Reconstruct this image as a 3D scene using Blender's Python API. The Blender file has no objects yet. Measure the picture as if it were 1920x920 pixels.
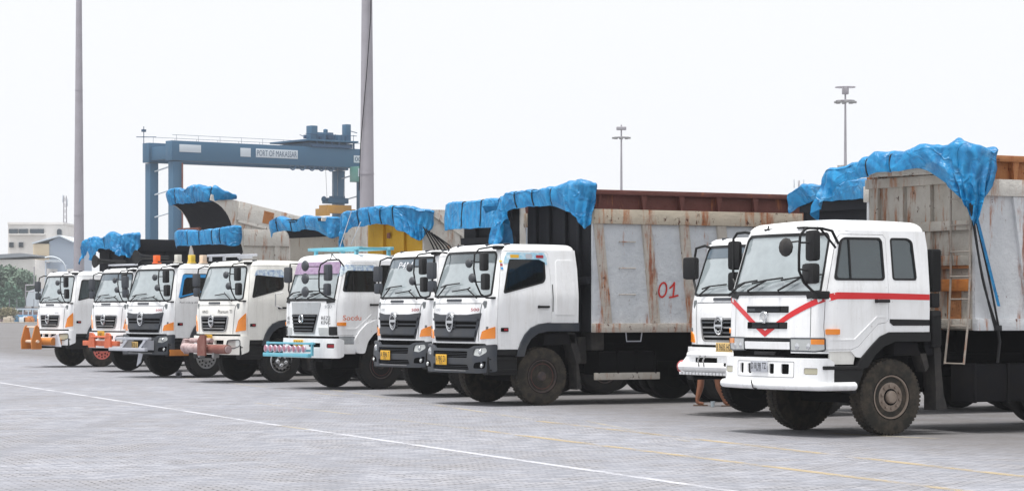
import bpy, bmesh, math, random
from mathutils import Vector, Matrix, noise
from mathutils.geometry import delaunay_2d_cdt
random.seed(7)
R = math.radians
PI = math.pi
SC = bpy.context.scene
COL = SC.collection
# ------------------------------------------------------------------ camera
cam = bpy.data.cameras.new('camera'); co = bpy.data.objects.new('camera', cam); COL.objects.link(co)
co.location = (0, 0, 1.73); co.rotation_euler = (R(90), 0, 0)
cam.lens = 90; cam.sensor_width = 36; cam.shift_y = 123/1920; cam.clip_end = 3000
SC.camera = co
# ------------------------------------------------------------------ sky and sun (bright hazy overcast)
SUN_EL, SUN_ROT = R(74), R(200)
w = bpy.data.worlds.new('World'); SC.world = w; w.use_nodes = True
nt = w.node_tree; nt.nodes.clear()
sky = nt.nodes.new('ShaderNodeTexSky'); sky.sky_type = 'NISHITA'; sky.sun_disc = False
sky.sun_elevation = SUN_EL; sky.sun_rotation = SUN_ROT; sky.dust_density = 4; sky.air_density = 1.0
hs = nt.nodes.new('ShaderNodeHueSaturation'); hs.inputs['Saturation'].default_value = 0.25
mx = nt.nodes.new('ShaderNodeMix'); mx.data_type = 'RGBA'; mx.inputs['Factor'].default_value = 0.86
mx.inputs['B'].default_value = (9.2, 9.35, 9.65, 1)
bg = nt.nodes.new('ShaderNodeBackground'); bg.inputs['Strength'].default_value = 0.0765
out = nt.nodes.new('ShaderNodeOutputWorld')
nt.links.new(sky.outputs[0], hs.inputs['Color']); nt.links.new(hs.outputs[0], mx.inputs['A'])
nt.links.new(mx.outputs['Result'], bg.inputs['Color']); nt.links.new(bg.outputs[0], out.inputs[0])
sl = bpy.data.lights.new('sun', 'SUN'); sl.energy = 2.8; sl.angle = R(14); sl.color = (1, .975, .94)
so = bpy.data.objects.new('sun', sl); COL.objects.link(so)
so.rotation_euler = Vector((-.16, -.13, .97)).to_track_quat('Z', 'Y').to_euler()
SC.view_settings.view_transform = 'Standard'; SC.view_settings.look = 'None'
SC.view_settings.exposure = 0.6; SC.view_settings.gamma = 1
SC.cycles.transparent_max_bounces = 12
SC.cycles.volume_bounces = 1
# ------------------------------------------------------------------ materials
def lin(h):
    h = h.lstrip('#'); r = []
    for i in (0, 2, 4):
        c = int(h[i:i+2], 16)/255
        r.append(c/12.92 if c <= .04045 else ((c+.055)/1.055)**2.4)
    return tuple(r)+(1,)
def newmat(name):
    m = bpy.data.materials.new(name); m.use_nodes = True
    n = m.node_tree; return m, n, n.nodes['Principled BSDF']
def nd(n, typ, **kw):
    x = n.nodes.new(typ)
    for k, v in kw.items():
        if k in x.inputs: x.inputs[k].default_value = v
        else: setattr(x, k, v)
    return x
def texco(n, scale=(1, 1, 1), rot=(0, 0, 0), kind='Object'):
    t = n.nodes.new('ShaderNodeTexCoord'); mp = n.nodes.new('ShaderNodeMapping')
    mp.inputs['Scale'].default_value = scale; mp.inputs['Rotation'].default_value = rot
    n.links.new(t.outputs[kind], mp.inputs[0]); return mp.outputs[0]
def ramp(n, src, stops):
    r = n.nodes.new('ShaderNodeValToRGB'); e = r.color_ramp.elements
    e[0].position, e[0].color = stops[0]; e[1].position, e[1].color = stops[-1]
    for p, c in stops[1:-1]:
        q = e.new(p); q.color = c
    n.links.new(src, r.inputs[0]); return r.outputs[0]
def g(v): return (v, v, v, 1)
def mix(n, f, a, b):
    m = n.nodes.new('ShaderNodeMix'); m.data_type = 'RGBA'
    for sock, v in (('Factor', f), ('A', a), ('B', b)):
        if isinstance(v, (float, int, tuple)): m.inputs[sock].default_value = v
        else: n.links.new(v, m.inputs[sock])
    return m.outputs['Result']
def simple(name, col, rough=.5, metal=0, dirt=0.0, dcol='#6b6255', dscale=3, bump=0, coat=0, spec=.5):
    m, n, b = newmat(name); b.inputs['Specular IOR Level'].default_value = spec
    c = lin(col) if isinstance(col, str) else col
    b.inputs['Roughness'].default_value = rough; b.inputs['Metallic'].default_value = metal
    if coat: b.inputs['Coat Weight'].default_value = coat; b.inputs['Coat Roughness'].default_value = .12
    v = texco(n, (dscale,)*3)
    no = nd(n, 'ShaderNodeTexNoise', Scale=1.0, Detail=5.0, Roughness=.65); n.links.new(v, no.inputs[0])
    if dirt:
        f = ramp(n, no.outputs[0], [(.42, g(0)), (.75, g(dirt))])
        n.links.new(mix(n, f, c, lin(dcol)), b.inputs['Base Color'])
        rr = ramp(n, no.outputs[0], [(.35, g(rough)), (.7, g(min(1, rough+.25)))])
        n.links.new(rr, b.inputs['Roughness'])
    else: b.inputs['Base Color'].default_value = c
    if bump:
        bp = nd(n, 'ShaderNodeBump', Strength=bump, Distance=.02); n.links.new(no.outputs[0], bp.inputs['Height'])
        n.links.new(bp.outputs[0], b.inputs['Normal'])
    return m
def paint(name, col, grime=.35):
    """truck paint: clear coat, vertical dirt streaks and blotches"""
    m, n, b = newmat(name); c = lin(col)
    v1 = texco(n, (9, 9, .9)); a = nd(n, 'ShaderNodeTexNoise', Scale=1.0, Detail=5.0, Roughness=.7); n.links.new(v1, a.inputs[0])
    v2 = texco(n, (2.2,)*3); q = nd(n, 'ShaderNodeTexNoise', Scale=1.0, Detail=6.0, Roughness=.6); n.links.new(v2, q.inputs[0])
    f1 = ramp(n, a.outputs[0], [(.48, g(0)), (.8, g(grime))])
    f2 = ramp(n, q.outputs[0], [(.5, g(0)), (.75, g(grime*.6))])
    x = mix(n, f1, c, lin('#a39c90')); x = mix(n, f2, x, lin('#b5b0a8'))
    v3 = texco(n, (26,)*3); k = nd(n, 'ShaderNodeTexNoise', Scale=1.0, Detail=2.0); n.links.new(v3, k.inputs[0])
    f3 = ramp(n, k.outputs[0], [(.74, g(0)), (.78, g(.5))])
    x = mix(n, f3, x, lin('#7a5a45'))
    n.links.new(x, b.inputs['Base Color'])
    n.links.new(ramp(n, q.outputs[0], [(.35, g(.22)), (.7, g(.5))]), b.inputs['Roughness'])
    b.inputs['Coat Weight'].default_value = .3; b.inputs['Coat Roughness'].default_value = .1
    bp = nd(n, 'ShaderNodeBump', Strength=.12, Distance=.02); n.links.new(q.outputs[0], bp.inputs['Height'])
    n.links.new(bp.outputs[0], b.inputs['Normal'])
    return m
def rusty(name, col, rust=.5, rcol=('#8a4a22', '#5a2f1c'), light='#d9d3c6', streak=1.0):
    m, n, b = newmat(name); c = lin(col)
    v1 = texco(n, (5, 5, .7)); a = nd(n, 'ShaderNodeTexNoise', Scale=1.0, Detail=8.0, Roughness=.72); n.links.new(v1, a.inputs[0])
    v2 = texco(n, (1.6,)*3); q = nd(n, 'ShaderNodeTexNoise', Scale=1.0, Detail=8.0, Roughness=.7); n.links.new(v2, q.inputs[0])
    v3 = texco(n, (11, 11, 7)); k = nd(n, 'ShaderNodeTexNoise', Scale=1.0, Detail=5.0, Roughness=.7); n.links.new(v3, k.inputs[0])
    base = mix(n, ramp(n, q.outputs[0], [(.35, g(0)), (.65, g(.8))]), c, lin(light))
    fa = ramp(n, a.outputs[0], [(.62-.13*rust, g(0)), (.69-.10*rust, g(.9*streak))])
    x = mix(n, fa, base, mix(n, ramp(n, q.outputs[0], [(.4, g(0)), (.6, g(1))]), lin('#a8683a'), lin(rcol[0])))
    fk = ramp(n, k.outputs[0], [(.72-.14*rust, g(0)), (.76-.12*rust, g(1))])
    x = mix(n, fk, x, lin(rcol[1]))
    n.links.new(x, b.inputs['Base Color']); b.inputs['Roughness'].default_value = .72
    bp = nd(n, 'ShaderNodeBump', Strength=.5, Distance=.015); n.links.new(k.outputs[0], bp.inputs['Height'])
    bp2 = nd(n, 'ShaderNodeBump', Strength=.5, Distance=.14); n.links.new(q.outputs[0], bp2.inputs['Height'])
    n.links.new(bp.outputs[0], bp2.inputs['Normal']); n.links.new(bp2.outputs[0], b.inputs['Normal'])
    return m
def glass(name, tint, film, ior=1.6, filmcol='#d3e0e4'):
    """window glass: clear tinted pane, mirror reflection by Fresnel, a pale diffuse film that paints in reflected sky"""
    m = bpy.data.materials.new(name); m.use_nodes = True; n = m.node_tree; n.nodes.clear()
    o = n.nodes.new('ShaderNodeOutputMaterial')
    tr = nd(n, 'ShaderNodeBsdfTransparent', Color=lin(tint)); gl = nd(n, 'ShaderNodeBsdfGlossy', Roughness=.03, Color=g(.95))
    df = nd(n, 'ShaderNodeBsdfDiffuse', Color=lin(filmcol)); fr = nd(n, 'ShaderNodeFresnel', IOR=ior)  # diffuse film colour brightens the pane like reflected sky
    v = texco(n, (3, 3, 5)); no = nd(n, 'ShaderNodeTexNoise', Scale=1.0, Detail=4.0); n.links.new(v, no.inputs[0])
    ff = ramp(n, no.outputs[0], [(.3, g(film*.88)), (.7, g(min(1, film*1.12)))])
    m1 = n.nodes.new('ShaderNodeMixShader'); m2 = n.nodes.new('ShaderNodeMixShader')
    n.links.new(ff, m1.inputs[0]); n.links.new(tr.outputs[0], m1.inputs[1]); n.links.new(df.outputs[0], m1.inputs[2])
    n.links.new(fr.outputs[0], m2.inputs[0]); n.links.new(m1.outputs[0], m2.inputs[1]); n.links.new(gl.outputs[0], m2.inputs[2])
    n.links.new(m2.outputs[0], o.inputs[0]); return m
def ground_mat():
    m, n, b = newmat('block_paving')
    v = texco(n, (1, 1, 1), (0, 0, -R(20.4)))
    v0 = texco(n, (1, 1, 1))
    br = nd(n, 'ShaderNodeTexBrick', Scale=1.0)
    br.inputs['Color1'].default_value = g(.0); br.inputs['Color2'].default_value = g(1); br.inputs['Mortar'].default_value = g(.5)
    br.inputs['Mortar Size'].default_value = .012; br.inputs['Brick Width'].default_value = .21; br.inputs['Row Height'].default_value = .105
    br.inputs['Bias'].default_value = 0
    # wobble so that rows are not perfectly straight
    nz = nd(n, 'ShaderNodeTexNoise', Scale=.35, Detail=2.0); n.links.new(v0, nz.inputs[0])
    ad = nd(n, 'ShaderNodeMix', data_type='RGBA', blend_type='ADD'); ad.inputs['Factor'].default_value = .25
    n.links.new(v, ad.inputs['A']); n.links.new(nz.outputs['Color'], ad.inputs['B']); n.links.new(ad.outputs['Result'], br.inputs[0])
    big = nd(n, 'ShaderNodeTexNoise', Scale=.16, Detail=5.0, Roughness=.6); n.links.new(v0, big.inputs[0])
    med = nd(n, 'ShaderNodeTexNoise', Scale=1.1, Detail=6.0, Roughness=.7); n.links.new(v0, med.inputs[0])
    fin = nd(n, 'ShaderNodeTexNoise', Scale=28.0, Detail=4.0, Roughness=.7); n.links.new(v0, fin.inputs[0])
    base = mix(n, br.outputs['Color'], lin('#7c7f88'), lin('#a9aab2'))
    base = mix(n, ramp(n, big.outputs[0], [(.38, g(0)), (.66, g(.75))]), base, lin('#85868d'))
    base = mix(n, ramp(n, med.outputs[0], [(.45, g(0)), (.75, g(.55))]), base, lin('#a19b97'))
    base = mix(n, ramp(n, fin.outputs[0], [(.45, g(0)), (.8, g(.3))]), base, lin('#75757a'))
    # gaps: strong in worn patches only
    crack = ramp(n, med.outputs[0], [(.45, g(.3)), (.62, g(1))])
    cm = n.nodes.new('ShaderNodeMath'); cm.operation = 'MULTIPLY'
    n.links.new(br.outputs['Fac'], cm.inputs[0]); n.links.new(crack, cm.inputs[1])
    base = mix(n, cm.outputs[0], base, lin('#4a4a4e'))
    # oil and tyre dirt in the parking bays (position bound stains)
    st = nd(n, 'ShaderNodeTexNoise', Scale=.45, Detail=7.0, Roughness=.75); n.links.new(v0, st.inputs[0])
    sx = n.nodes.new('ShaderNodeSeparateXYZ'); n.links.new(v, sx.inputs[0])
    mr = nd(n, 'ShaderNodeMapRange'); mr.inputs['From Min'].default_value = 14.6; mr.inputs['From Max'].default_value = 18.0
    n.links.new(sx.outputs['X'], mr.inputs['Value'])
    sm = n.nodes.new('ShaderNodeMath'); sm.operation = 'MULTIPLY'
    n.links.new(ramp(n, st.outputs[0], [(.3, g(.55)), (.62, g(1))]), sm.inputs[0]); n.links.new(mr.outputs[0], sm.inputs[1])
    base = mix(n, sm.outputs[0], base, lin('#646160'))
    tv = texco(n, (1.5, .035, 1), (0, 0, -R(20.4))); tk = nd(n, 'ShaderNodeTexNoise', Scale=1.0, Detail=4.0, Roughness=.6); n.links.new(tv, tk.inputs[0])
    base = mix(n, ramp(n, tk.outputs[0], [(.54, g(0)), (.68, g(.28))]), base, lin('#6f7076'))
    sp_ = nd(n, 'ShaderNodeTexNoise', Scale=1.9, Detail=3.0, Roughness=.5); n.links.new(v0, sp_.inputs[0])
    base = mix(n, ramp(n, sp_.outputs[0], [(.69, g(0)), (.73, g(.4))]), base, lin('#5b5a5c'))
    n.links.new(base, b.inputs['Base Color']); b.inputs['Roughness'].default_value = .82
    b1 = nd(n, 'ShaderNodeBump', Strength=.55, Distance=.01, invert=True); n.links.new(br.outputs['Fac'], b1.inputs['Height'])
    b2 = nd(n, 'ShaderNodeBump', Strength=.5, Distance=.02); n.links.new(fin.outputs[0], b2.inputs['Height'])
    b3 = nd(n, 'ShaderNodeBump', Strength=.5, Distance=.25); n.links.new(med.outputs[0], b3.inputs['Height'])
    n.links.new(b1.outputs[0], b2.inputs['Normal']); n.links.new(b2.outputs[0], b3.inputs['Normal']); n.links.new(b3.outputs[0], b.inputs['Normal'])
    return m
def line_mat(name, col, wear, amax=.9):
    m, n, b = newmat(name)
    v = texco(n, (1, 1, 1)); a = nd(n, 'ShaderNodeTexNoise', Scale=9.0, Detail=6.0, Roughness=.75); n.links.new(v, a.inputs[0])
    c = nd(n, 'ShaderNodeTexNoise', Scale=.7, Detail=3.0); n.links.new(v, c.inputs[0])
    ad = n.nodes.new('ShaderNodeMath'); ad.operation = 'ADD'; n.links.new(a.outputs[0], ad.inputs[0]); n.links.new(c.outputs[0], ad.inputs[1])
    al = ramp(n, ad.outputs[0], [(wear*.5-.06, g(0)), (wear*.5+.05, g(.92))])
    al2 = nd(n, 'ShaderNodeMapRange'); al2.inputs['From Min'].default_value = wear-.1; al2.inputs['From Max'].default_value = wear+.12; al2.inputs['To Max'].default_value = amax
    n.links.new(ad.outputs[0], al2.inputs['Value'])
    n.links.new(al2.outputs[0], b.inputs['Alpha']); b.inputs['Base Color'].default_value = lin(col); b.inputs['Roughness'].default_value = .8
    return m
def tarp_mat(name, c1='#03659a', c2='#1f8dc4'):
    m, n, b = newmat(name)
    v = texco(n, (1, 1, 1)); a = nd(n, 'ShaderNodeTexNoise', Scale=3.0, Detail=5.0, Roughness=.6, Distortion=1.5); n.links.new(v, a.inputs[0])
    def crease(sc, dist, w0):
        q = nd(n, 'ShaderNodeTexNoise', Scale=sc, Detail=2.0, Roughness=.5, Distortion=dist); n.links.new(v, q.inputs[0])
        return ramp(n, q.outputs[0], [(.5-w0, g(0)), (.5, g(1)), (.5+w0, g(0))])
    c_1, c_2 = crease(1.7, .8, .035), crease(4.5, .5, .03)
    x = mix(n, ramp(n, a.outputs[0], [(.35, g(0)), (.7, g(1))]), lin(c1), lin(c2))
    x = mix(n, ramp(n, c_2, [(.6, g(0)), (1, g(.12))]), x, lin('#6fb4dc'))  # pale crest highlights painted along the fine creases
    dn = nd(n, 'ShaderNodeTexNoise', Scale=2.2, Detail=6.0, Roughness=.75); n.links.new(v, dn.inputs[0])
    x = mix(n, ramp(n, dn.outputs[0], [(.56, g(0)), (.72, g(.4))]), x, lin('#93b4c6'))
    n.links.new(x, b.inputs['Base Color']); b.inputs['Roughness'].default_value = .42
    b.inputs['Specular IOR Level'].default_value = .45
    nrm_ = None
    for src, st, di in ((a.outputs[0], .3, .05), (c_1, .6, .02), (c_2, .3, .01)):
        bp = nd(n, 'ShaderNodeBump', Strength=st, Distance=di); n.links.new(src, bp.inputs['Height'])
        if nrm_: n.links.new(nrm_, bp.inputs['Normal'])
        nrm_ = bp.outputs[0]
    n.links.new(nrm_, b.inputs['Normal'])
    return m
M = dict(
    white=paint('white_truck_paint', '#f5f6f7', .27), cream=paint('off_white_truck_paint', '#f1f0ea', .28), grey=paint('silver_grey_paint', '#a9adb0', .3),
    black=simple('black_plastic', '#131416', .5, dirt=.3, dcol='#2f2d2b', spec=.35), dark=simple('dark_grey_plastic', '#353a42', .45, dirt=.3, dcol='#6a675f'),
    grim=simple('chassis_black', '#08080a', .9, dirt=.4, dcol='#141312', spec=.12), rubber=simple('tyre_rubber', '#26241f', .85, dirt=.8, dcol='#5a5045', dscale=5, bump=.3),
    rubberb=simple('clean_tyre_rubber', '#111113', .8, dirt=.6, dcol='#38332c', dscale=5, bump=.3),
    rimtan=simple('dusty_rim', '#8d8075', .7, dirt=.7, dcol='#5b4c40', dscale=7, bump=.3), rimdark=simple('dark_rim', '#40393a', .6, dirt=.7, dcol='#6e584c', dscale=7),
    rimpink=simple('salmon_rim', '#e0756a', .55, dirt=.3), chrome=simple('chrome', '#d8dadc', .18, 1.0), steel=simple('worn_steel', '#a7a8aa', .4, .7, dirt=.5),
    hole=simple('void_black', '#050506', .95, spec=.1), orange=simple('orange_lens', '#ee8a1a', .18, coat=.5), red=simple('red_vinyl', '#d8262c', .4),
    lens=simple('headlight_lens', '#c9ccca', .08, .35, coat=1), lensy=simple('fog_lens', '#b9b49c', .2, coat=.6),
    yellow=simple('plate_yellow', '#e9b32a', .45, dirt=.2), platel=simple('lamp_rim_pale', '#c9b6c4', .3), plate=simple('plate_pale', '#b9bcc4', .45, dirt=.2), platey=simple('plate_cream', '#d9b877', .5, dirt=.3),
    ink=simple('black_ink', '#15151a', .5), redtxt=simple('red_letters', '#a5222e', .4), greytxt=simple('grey_letters', '#8d9298', .3, .3), whitetxt=simple('white_letters', '#e8eaee', .5),
    spray=simple('red_spray_paint', '#c4271f', .6), orgtxt=simple('orange_letters', '#e06a3a', .5),
    ws=glass('windscreen_glass', '#c3d6da', .5, 2.3), sg=glass('side_glass', '#5f6b6e', .04, 1.5, '#5f6a6e'), sgd=glass('dark_side_glass', '#4a5a60', .30, 1.9, '#5f757c'),
    inter=simple('cab_interior', '#6b7072', .8), seat=simple('seat_fabric', '#3a3c40', .9), purple=simple('purple_visor_film', '#a893ad', .45, dirt=.8, dcol='#7d5c86', dscale=9),
    tint7=glass('pale_sun_strip', '#9aa8ad', .35, 1.6, '#8d9a9f'), tint=simple('grey_sun_strip', '#5d6a74', .2), bluetrim=simple('blue_window_trim', '#2f8fd0', .4), skyb=simple('pale_blue_sticker', '#8fc4dc', .4, dirt=.9, dcol='#e9f0f2', dscale=12),
    stick=simple('patterned_sticker', '#cfdbe0', .4, dirt=1, dcol='#3a6fae', dscale=16),
    orangep=simple('orange_steel', '#bd7430', .5, dirt=.4, dcol='#9a5a35'), tanp=simple('ochre_steel', '#c47b34', .5, dirt=.5, dcol='#8a5a30'), salmon=simple('salmon_steel', '#d36a45', .5, dirt=.5, dcol='#8e5540'),
    rustp=simple('red_brown_steel', '#7a463c', .6, dirt=.6, dcol='#a7877c'), pinkp=simple('flaking_pink_grey_steel', '#b9a5a4', .6, dirt=.9, dcol='#7d5a5a', dscale=8),
    turq=simple('turquoise_steel', '#69b6c9', .5, dirt=.5, dcol='#9cb7bd'), lampred=simple('pink_red_lamp', '#a0596f', .25, dirt=.7, dcol='#e3c3cf', dscale=20),
    beaconw=simple('white_beacon', '#d9d6cc', .3), beacony=simple('yellow_beacon', '#e3c24a', .3), beacono=simple('orange_beacon', '#ef6a2a', .3), beaconp=simple('cream_beacon', '#e4cdb6', .3),
    b01=rusty('grey_white_body_steel', '#c3c8ce', .34, light='#d8dbde'), b01rib=rusty('rusty_rib_steel', '#b3aca4', .72, ('#8a4420', '#4c2818'), light='#b9b2a8'), b01rail=rusty('red_brown_rail', '#5c3129', .3, ('#6e3a2a', '#3a211d'), '#70413a'),
    b01band=rusty('rusty_cream_band', '#b9ad9b', .85, ('#8f4c26', '#54301f'), light='#beb4a2'), tb9=rusty('dirty_cream_body_steel', '#a9a399', .72, ('#8a5a3a', '#4a3226'), light='#c6c2bb'), tb9s=rusty('patchy_white_body_steel', '#c3c6ca', .58, light='#dadcde'),
    rustrail=rusty('rust_rail', '#a56a3f', .9, ('#8f4a24', '#6d3820'), '#b07a4c'), orust=rusty('orange_rust_plate', '#b9702f', .7, ('#a5501c', '#7a3c1c'), '#c07a35'),
    creamb=rusty('cream_body_steel', '#c3bfb8', .62, ('#9a6540', '#5a3c2c'), light='#d6d3cd'), greyb=rusty('stained_grey_body_steel', '#a8a196', .5, ('#6d6257', '#4b443e'), '#b5afa4'),
    darkb=simple('black_body_steel', '#1c1e23', .7, dirt=.6, dcol='#303036', bump=.3, spec=.25), yellowb=rusty('yellow_body_steel', '#c99a1f', .12, light='#d2a52c'),
    tarp=tarp_mat('blue_tarpaulin'), rustst=rusty('rusty_ladder_steel', '#8f8a84', .35, ('#8a4a26', '#5c3420'), '#a89c90'), rope=simple('black_rubber_strap', '#17181b', .7),
    wallk=simple('dusty_underbody', '#16161a', .85, dirt=.6, dcol='#26231f', spec=.2), flap=simple('mud_flap', '#2c2b2b', .85, dirt=.7, dcol='#55504b'),
    concrete=simple('mast_steel', '#a4a1a8', .6, dirt=.5, dcol='#8a868a', dscale=.8), craneb=simple('crane_blue', '#33607f', .5, dirt=.4, dcol='#4c6d82', dscale=.5), craned=simple('crane_dark_blue', '#244a6b', .5),
    signw=simple('sign_white', '#c9d2da', .5), cabg=simple('crane_cab_green', '#5f8f86', .3), craney=simple('spreader_yellow', '#d9a23c', .5, dirt=.6, dcol='#b98a5e', dscale=.7),
    bldw=simple('weathered_cream_render', '#f0ede9', .85, dirt=.35, dcol='#b5b0ab', dscale=.25), bldy=simple('yellow_beige_render', '#ead7b8', .85, dirt=.3, dcol='#cbbfae', dscale=.3), bldb=simple('blue_grey_sheeting', '#b3c0d0', .7),
    bldd=simple('grey_roof_sheeting', '#8d939a', .7), win=simple('dark_window', '#3b4650', .2), bluepaint=simple('blue_container_paint', '#4e86ad', .6, dirt=.4, dcol='#8a8f90', dscale=.6),
    leaf=simple('foliage_green', '#5a7060', .8, dirt=.9, dcol='#82917f', dscale=1.5), leafd=simple('conifer_green', '#527060', .8, dirt=.9, dcol='#6c8674', dscale=1.5), bark=simple('bark', '#5a4d42', .9),
    shrub=simple('dry_shrub', '#6f6d4e', .9, dirt=.9, dcol='#8f7f68', dscale=2), skin=simple('brown_skin', '#8a5a42', .5), cloth=simple('dark_shorts_cloth', '#23242a', .9), shirt=simple('grey_shirt_cloth', '#6a6c72', .9), hair=simple('black_hair', '#15120f', .6),
    sandal=simple('brown_sandal', '#5d4636', .7), cup=simple('clear_plastic_cup', '#c7d3da', .15), kerb=simple('pale_kerb', '#b9b0a2', .9, dirt=.6), mesh=simple('fence_rail_grey', '#7e7f88', .7), brick=simple('pink_brick_wall', '#9a8587', .9, dirt=.4),
)
# ------------------------------------------------------------------ mesh tools
class MB:
    def __init__(s): s.bm = bmesh.new()
    def box(s, c, d, bev=0, rot=None):
        r = bmesh.ops.create_cube(s.bm, size=1)['verts']
        bmesh.ops.scale(s.bm, vec=d, verts=r)
        if bev:
            ed = list({e for v in r for e in v.link_edges})
            q = bmesh.ops.bevel(s.bm, geom=ed, offset=bev, segments=2, profile=.6, affect='EDGES')
            r = list({v for f in q['faces'] for v in f.verts} | {v for v in r if v.is_valid})
            # bevel returns only new faces; collect the whole island
            seen = set(r); st = list(r)
            while st:
                v = st.pop()
                for e in v.link_edges:
                    o = e.other_vert(v)
                    if o not in seen: seen.add(o); st.append(o)
            r = list(seen)
        if rot: bmesh.ops.rotate(s.bm, verts=r, matrix=rot, cent=(0, 0, 0))
        bmesh.ops.translate(s.bm, verts=r, vec=c); return s
    def bar(s, a, b, wd, ht=None, bev=0):
        a = Vector(a); b = Vector(b); d = b-a; L = d.length
        q = d.to_track_quat('X', 'Z').to_matrix()
        return s.box((a+b)/2, (L, wd, ht or wd), bev, q)
    def tube(s, pts, r, n=8, cap=True):
        pts = [Vector(p) for p in pts]; rr = r if isinstance(r, (list, tuple)) else [r]*len(pts)
        rings = []; up = None
        for i, p in enumerate(pts):
            t = ((pts[i+1] if i < len(pts)-1 else p)-(pts[i-1] if i else p)).normalized()
            if up is None: up = Vector((0, 0, 1)) if abs(t.z) < .9 else Vector((1, 0, 0))
            x = t.cross(up)
            if x.length < 1e-4: x = t.orthogonal()
            x.normalize(); up = x.cross(t).normalized()
            rings.append([s.bm.verts.new(p+rr[i]*(math.cos(2*PI*k/n)*x+math.sin(2*PI*k/n)*up)) for k in range(n)])
        for A, B in zip(rings, rings[1:]):
            for k in range(n): s.bm.faces.new((A[k], A[(k+1) % n], B[(k+1) % n], B[k]))
        if cap: s.bm.faces.new(rings[0][::-1]); s.bm.faces.new(rings[-1])
        return s
    def lathe(s, prof, c, axis='y', n=40, cap=True):
        """prof: (offset along axis, radius)"""
        c = Vector(c); rings = []
        for a, r in prof:
            ring = []
            for k in range(n):
                t = 2*PI*k/n; u, v = r*math.cos(t), r*math.sin(t)
                p = Vector((u, a, v)) if axis == 'y' else (Vector((a, u, v)) if axis == 'x' else Vector((u, v, a)))
                ring.append(s.bm.verts.new(c+p))
            rings.append(ring)
        for A, B in zip(rings, rings[1:]):
            for k in range(n): s.bm.faces.new((A[k], A[(k+1) % n], B[(k+1) % n], B[k]))
        for ring in (rings[0], rings[-1]) if cap else ():
            try: s.bm.faces.new(ring)
            except ValueError: pass
        return s
    def prism(s, poly, axis, lo, hi):
        """poly in the two other axes; extruded lo..hi along axis"""
        def P(a, b, t): return {'y': (a, t, b), 'x': (t, a, b), 'z': (a, b, t)}[axis]
        A = [s.bm.verts.new(P(a, b, lo)) for a, b in poly]; B = [s.bm.verts.new(P(a, b, hi)) for a, b in poly]
        n = len(poly)
        for k in range(n): s.bm.faces.new((A[k], A[(k+1) % n], B[(k+1) % n], B[k]))
        s.bm.faces.new(A[::-1]); s.bm.faces.new(B); return s
    def ball(s, c, r, sc=(1, 1, 1), sub=2):
        v = bmesh.ops.create_icosphere(s.bm, subdivisions=sub, radius=r)['verts']
        bmesh.ops.scale(s.bm, vec=sc, verts=v); bmesh.ops.translate(s.bm, verts=v, vec=c); return s
    def quad(s, *p):
        s.bm.faces.new([s.bm.verts.new(q) for q in p]); return s
    def grid(s, rows):
        V = [[s.bm.verts.new(p) for p in r] for r in rows]
        for A, B in zip(V, V[1:]):
            for k in range(len(A)-1): s.bm.faces.new((A[k], A[k+1], B[k+1], B[k]))
        return s
    def mesh(s, name, smooth=None):
        bmesh.ops.recalc_face_normals(s.bm, faces=s.bm.faces) if smooth != 'keep' else None
        me = bpy.data.meshes.new(name); s.bm.to_mesh(me); s.bm.free()
        return me
CACHE = {}
def link(name, me, mat, parent=None, ang=35, label=None):
    if me.materials: pass
    o = bpy.data.objects.new(name, me); COL.objects.link(o)
    if mat and not me.materials:
        me.materials.append(M[mat] if isinstance(mat, str) else mat)
    elif mat:
        want = M[mat] if isinstance(mat, str) else mat
        if me.materials[0] != want:
            o.material_slots[0].link = 'OBJECT'; o.material_slots[0].material = want
    if parent: o.parent = parent
    if label: o['label'] = label
    return o
def part(name, key, fn, mat, parent=None, ang=35, label=None):
    """build (or reuse) the mesh for key and link it as one object"""
    if key is None or key not in CACHE:
        mb = MB(); keep = fn(mb); me = mb.mesh(name, 'keep' if keep == 'keep' else None)
        for p in me.polygons: p.use_smooth = True
        me.set_sharp_from_angle(angle=R(ang))
        if key is not None: CACHE[key] = me
    else: me = CACHE[key]
    return link(name, me, mat, parent, label=label)
def thing(name, label, cat, loc=(0, 0, 0), rz=0, group=None):
    o = bpy.data.objects.new(name, None); COL.objects.link(o); o.location = loc; o.rotation_euler = (0, 0, rz)
    o.empty_display_size = .3; return tag(o, label, cat, group)
def tag(o, label, cat, group=None):
    o['label'] = label; o['category'] = cat
    if group: o['group'] = group
    return o
def struct(o): o['kind'] = 'structure'; return o
# 2D polygon tools
def rp(poly, r, seg=4):
    o = []; n = len(poly)
    for i in range(n):
        p = Vector(poly[i]); a = Vector(poly[i-1]); b = Vector(poly[(i+1) % n])
        ra = r[i] if isinstance(r, (list, tuple)) else r
        if ra <= 0: o.append(tuple(p)); continue
        da = (a-p); db = (b-p); q = min(ra, da.length*.45, db.length*.45)
        A = p+da.normalized()*q; B = p+db.normalized()*q
        for k in range(seg+1):
            t = k/seg; o.append(tuple(A*(1-t)**2+p*2*t*(1-t)+B*t*t))
    return o
def inset(poly, d):
    """move each vertex inward by d (polygon either winding)"""
    n = len(poly); ar = sum(poly[i-1][0]*poly[i][1]-poly[i][0]*poly[i-1][1] for i in range(n))
    sg = 1 if ar > 0 else -1; o = []
    for i in range(n):
        p = Vector(poly[i]); a = (p-Vector(poly[i-1])); b = (Vector(poly[(i+1) % n])-p)
        if a.length < 1e-7 or b.length < 1e-7: o.append(tuple(p)); continue
        a.normalize(); b.normalize()
        na = Vector((-a.y, a.x))*sg; nb = Vector((-b.y, b.x))*sg; m = (na+nb)
        if m.length < 1e-5: o.append(tuple(p)); continue
        m.normalize(); o.append(tuple(p+m*d/max(.4, m.dot(na))))
    return o
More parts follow.
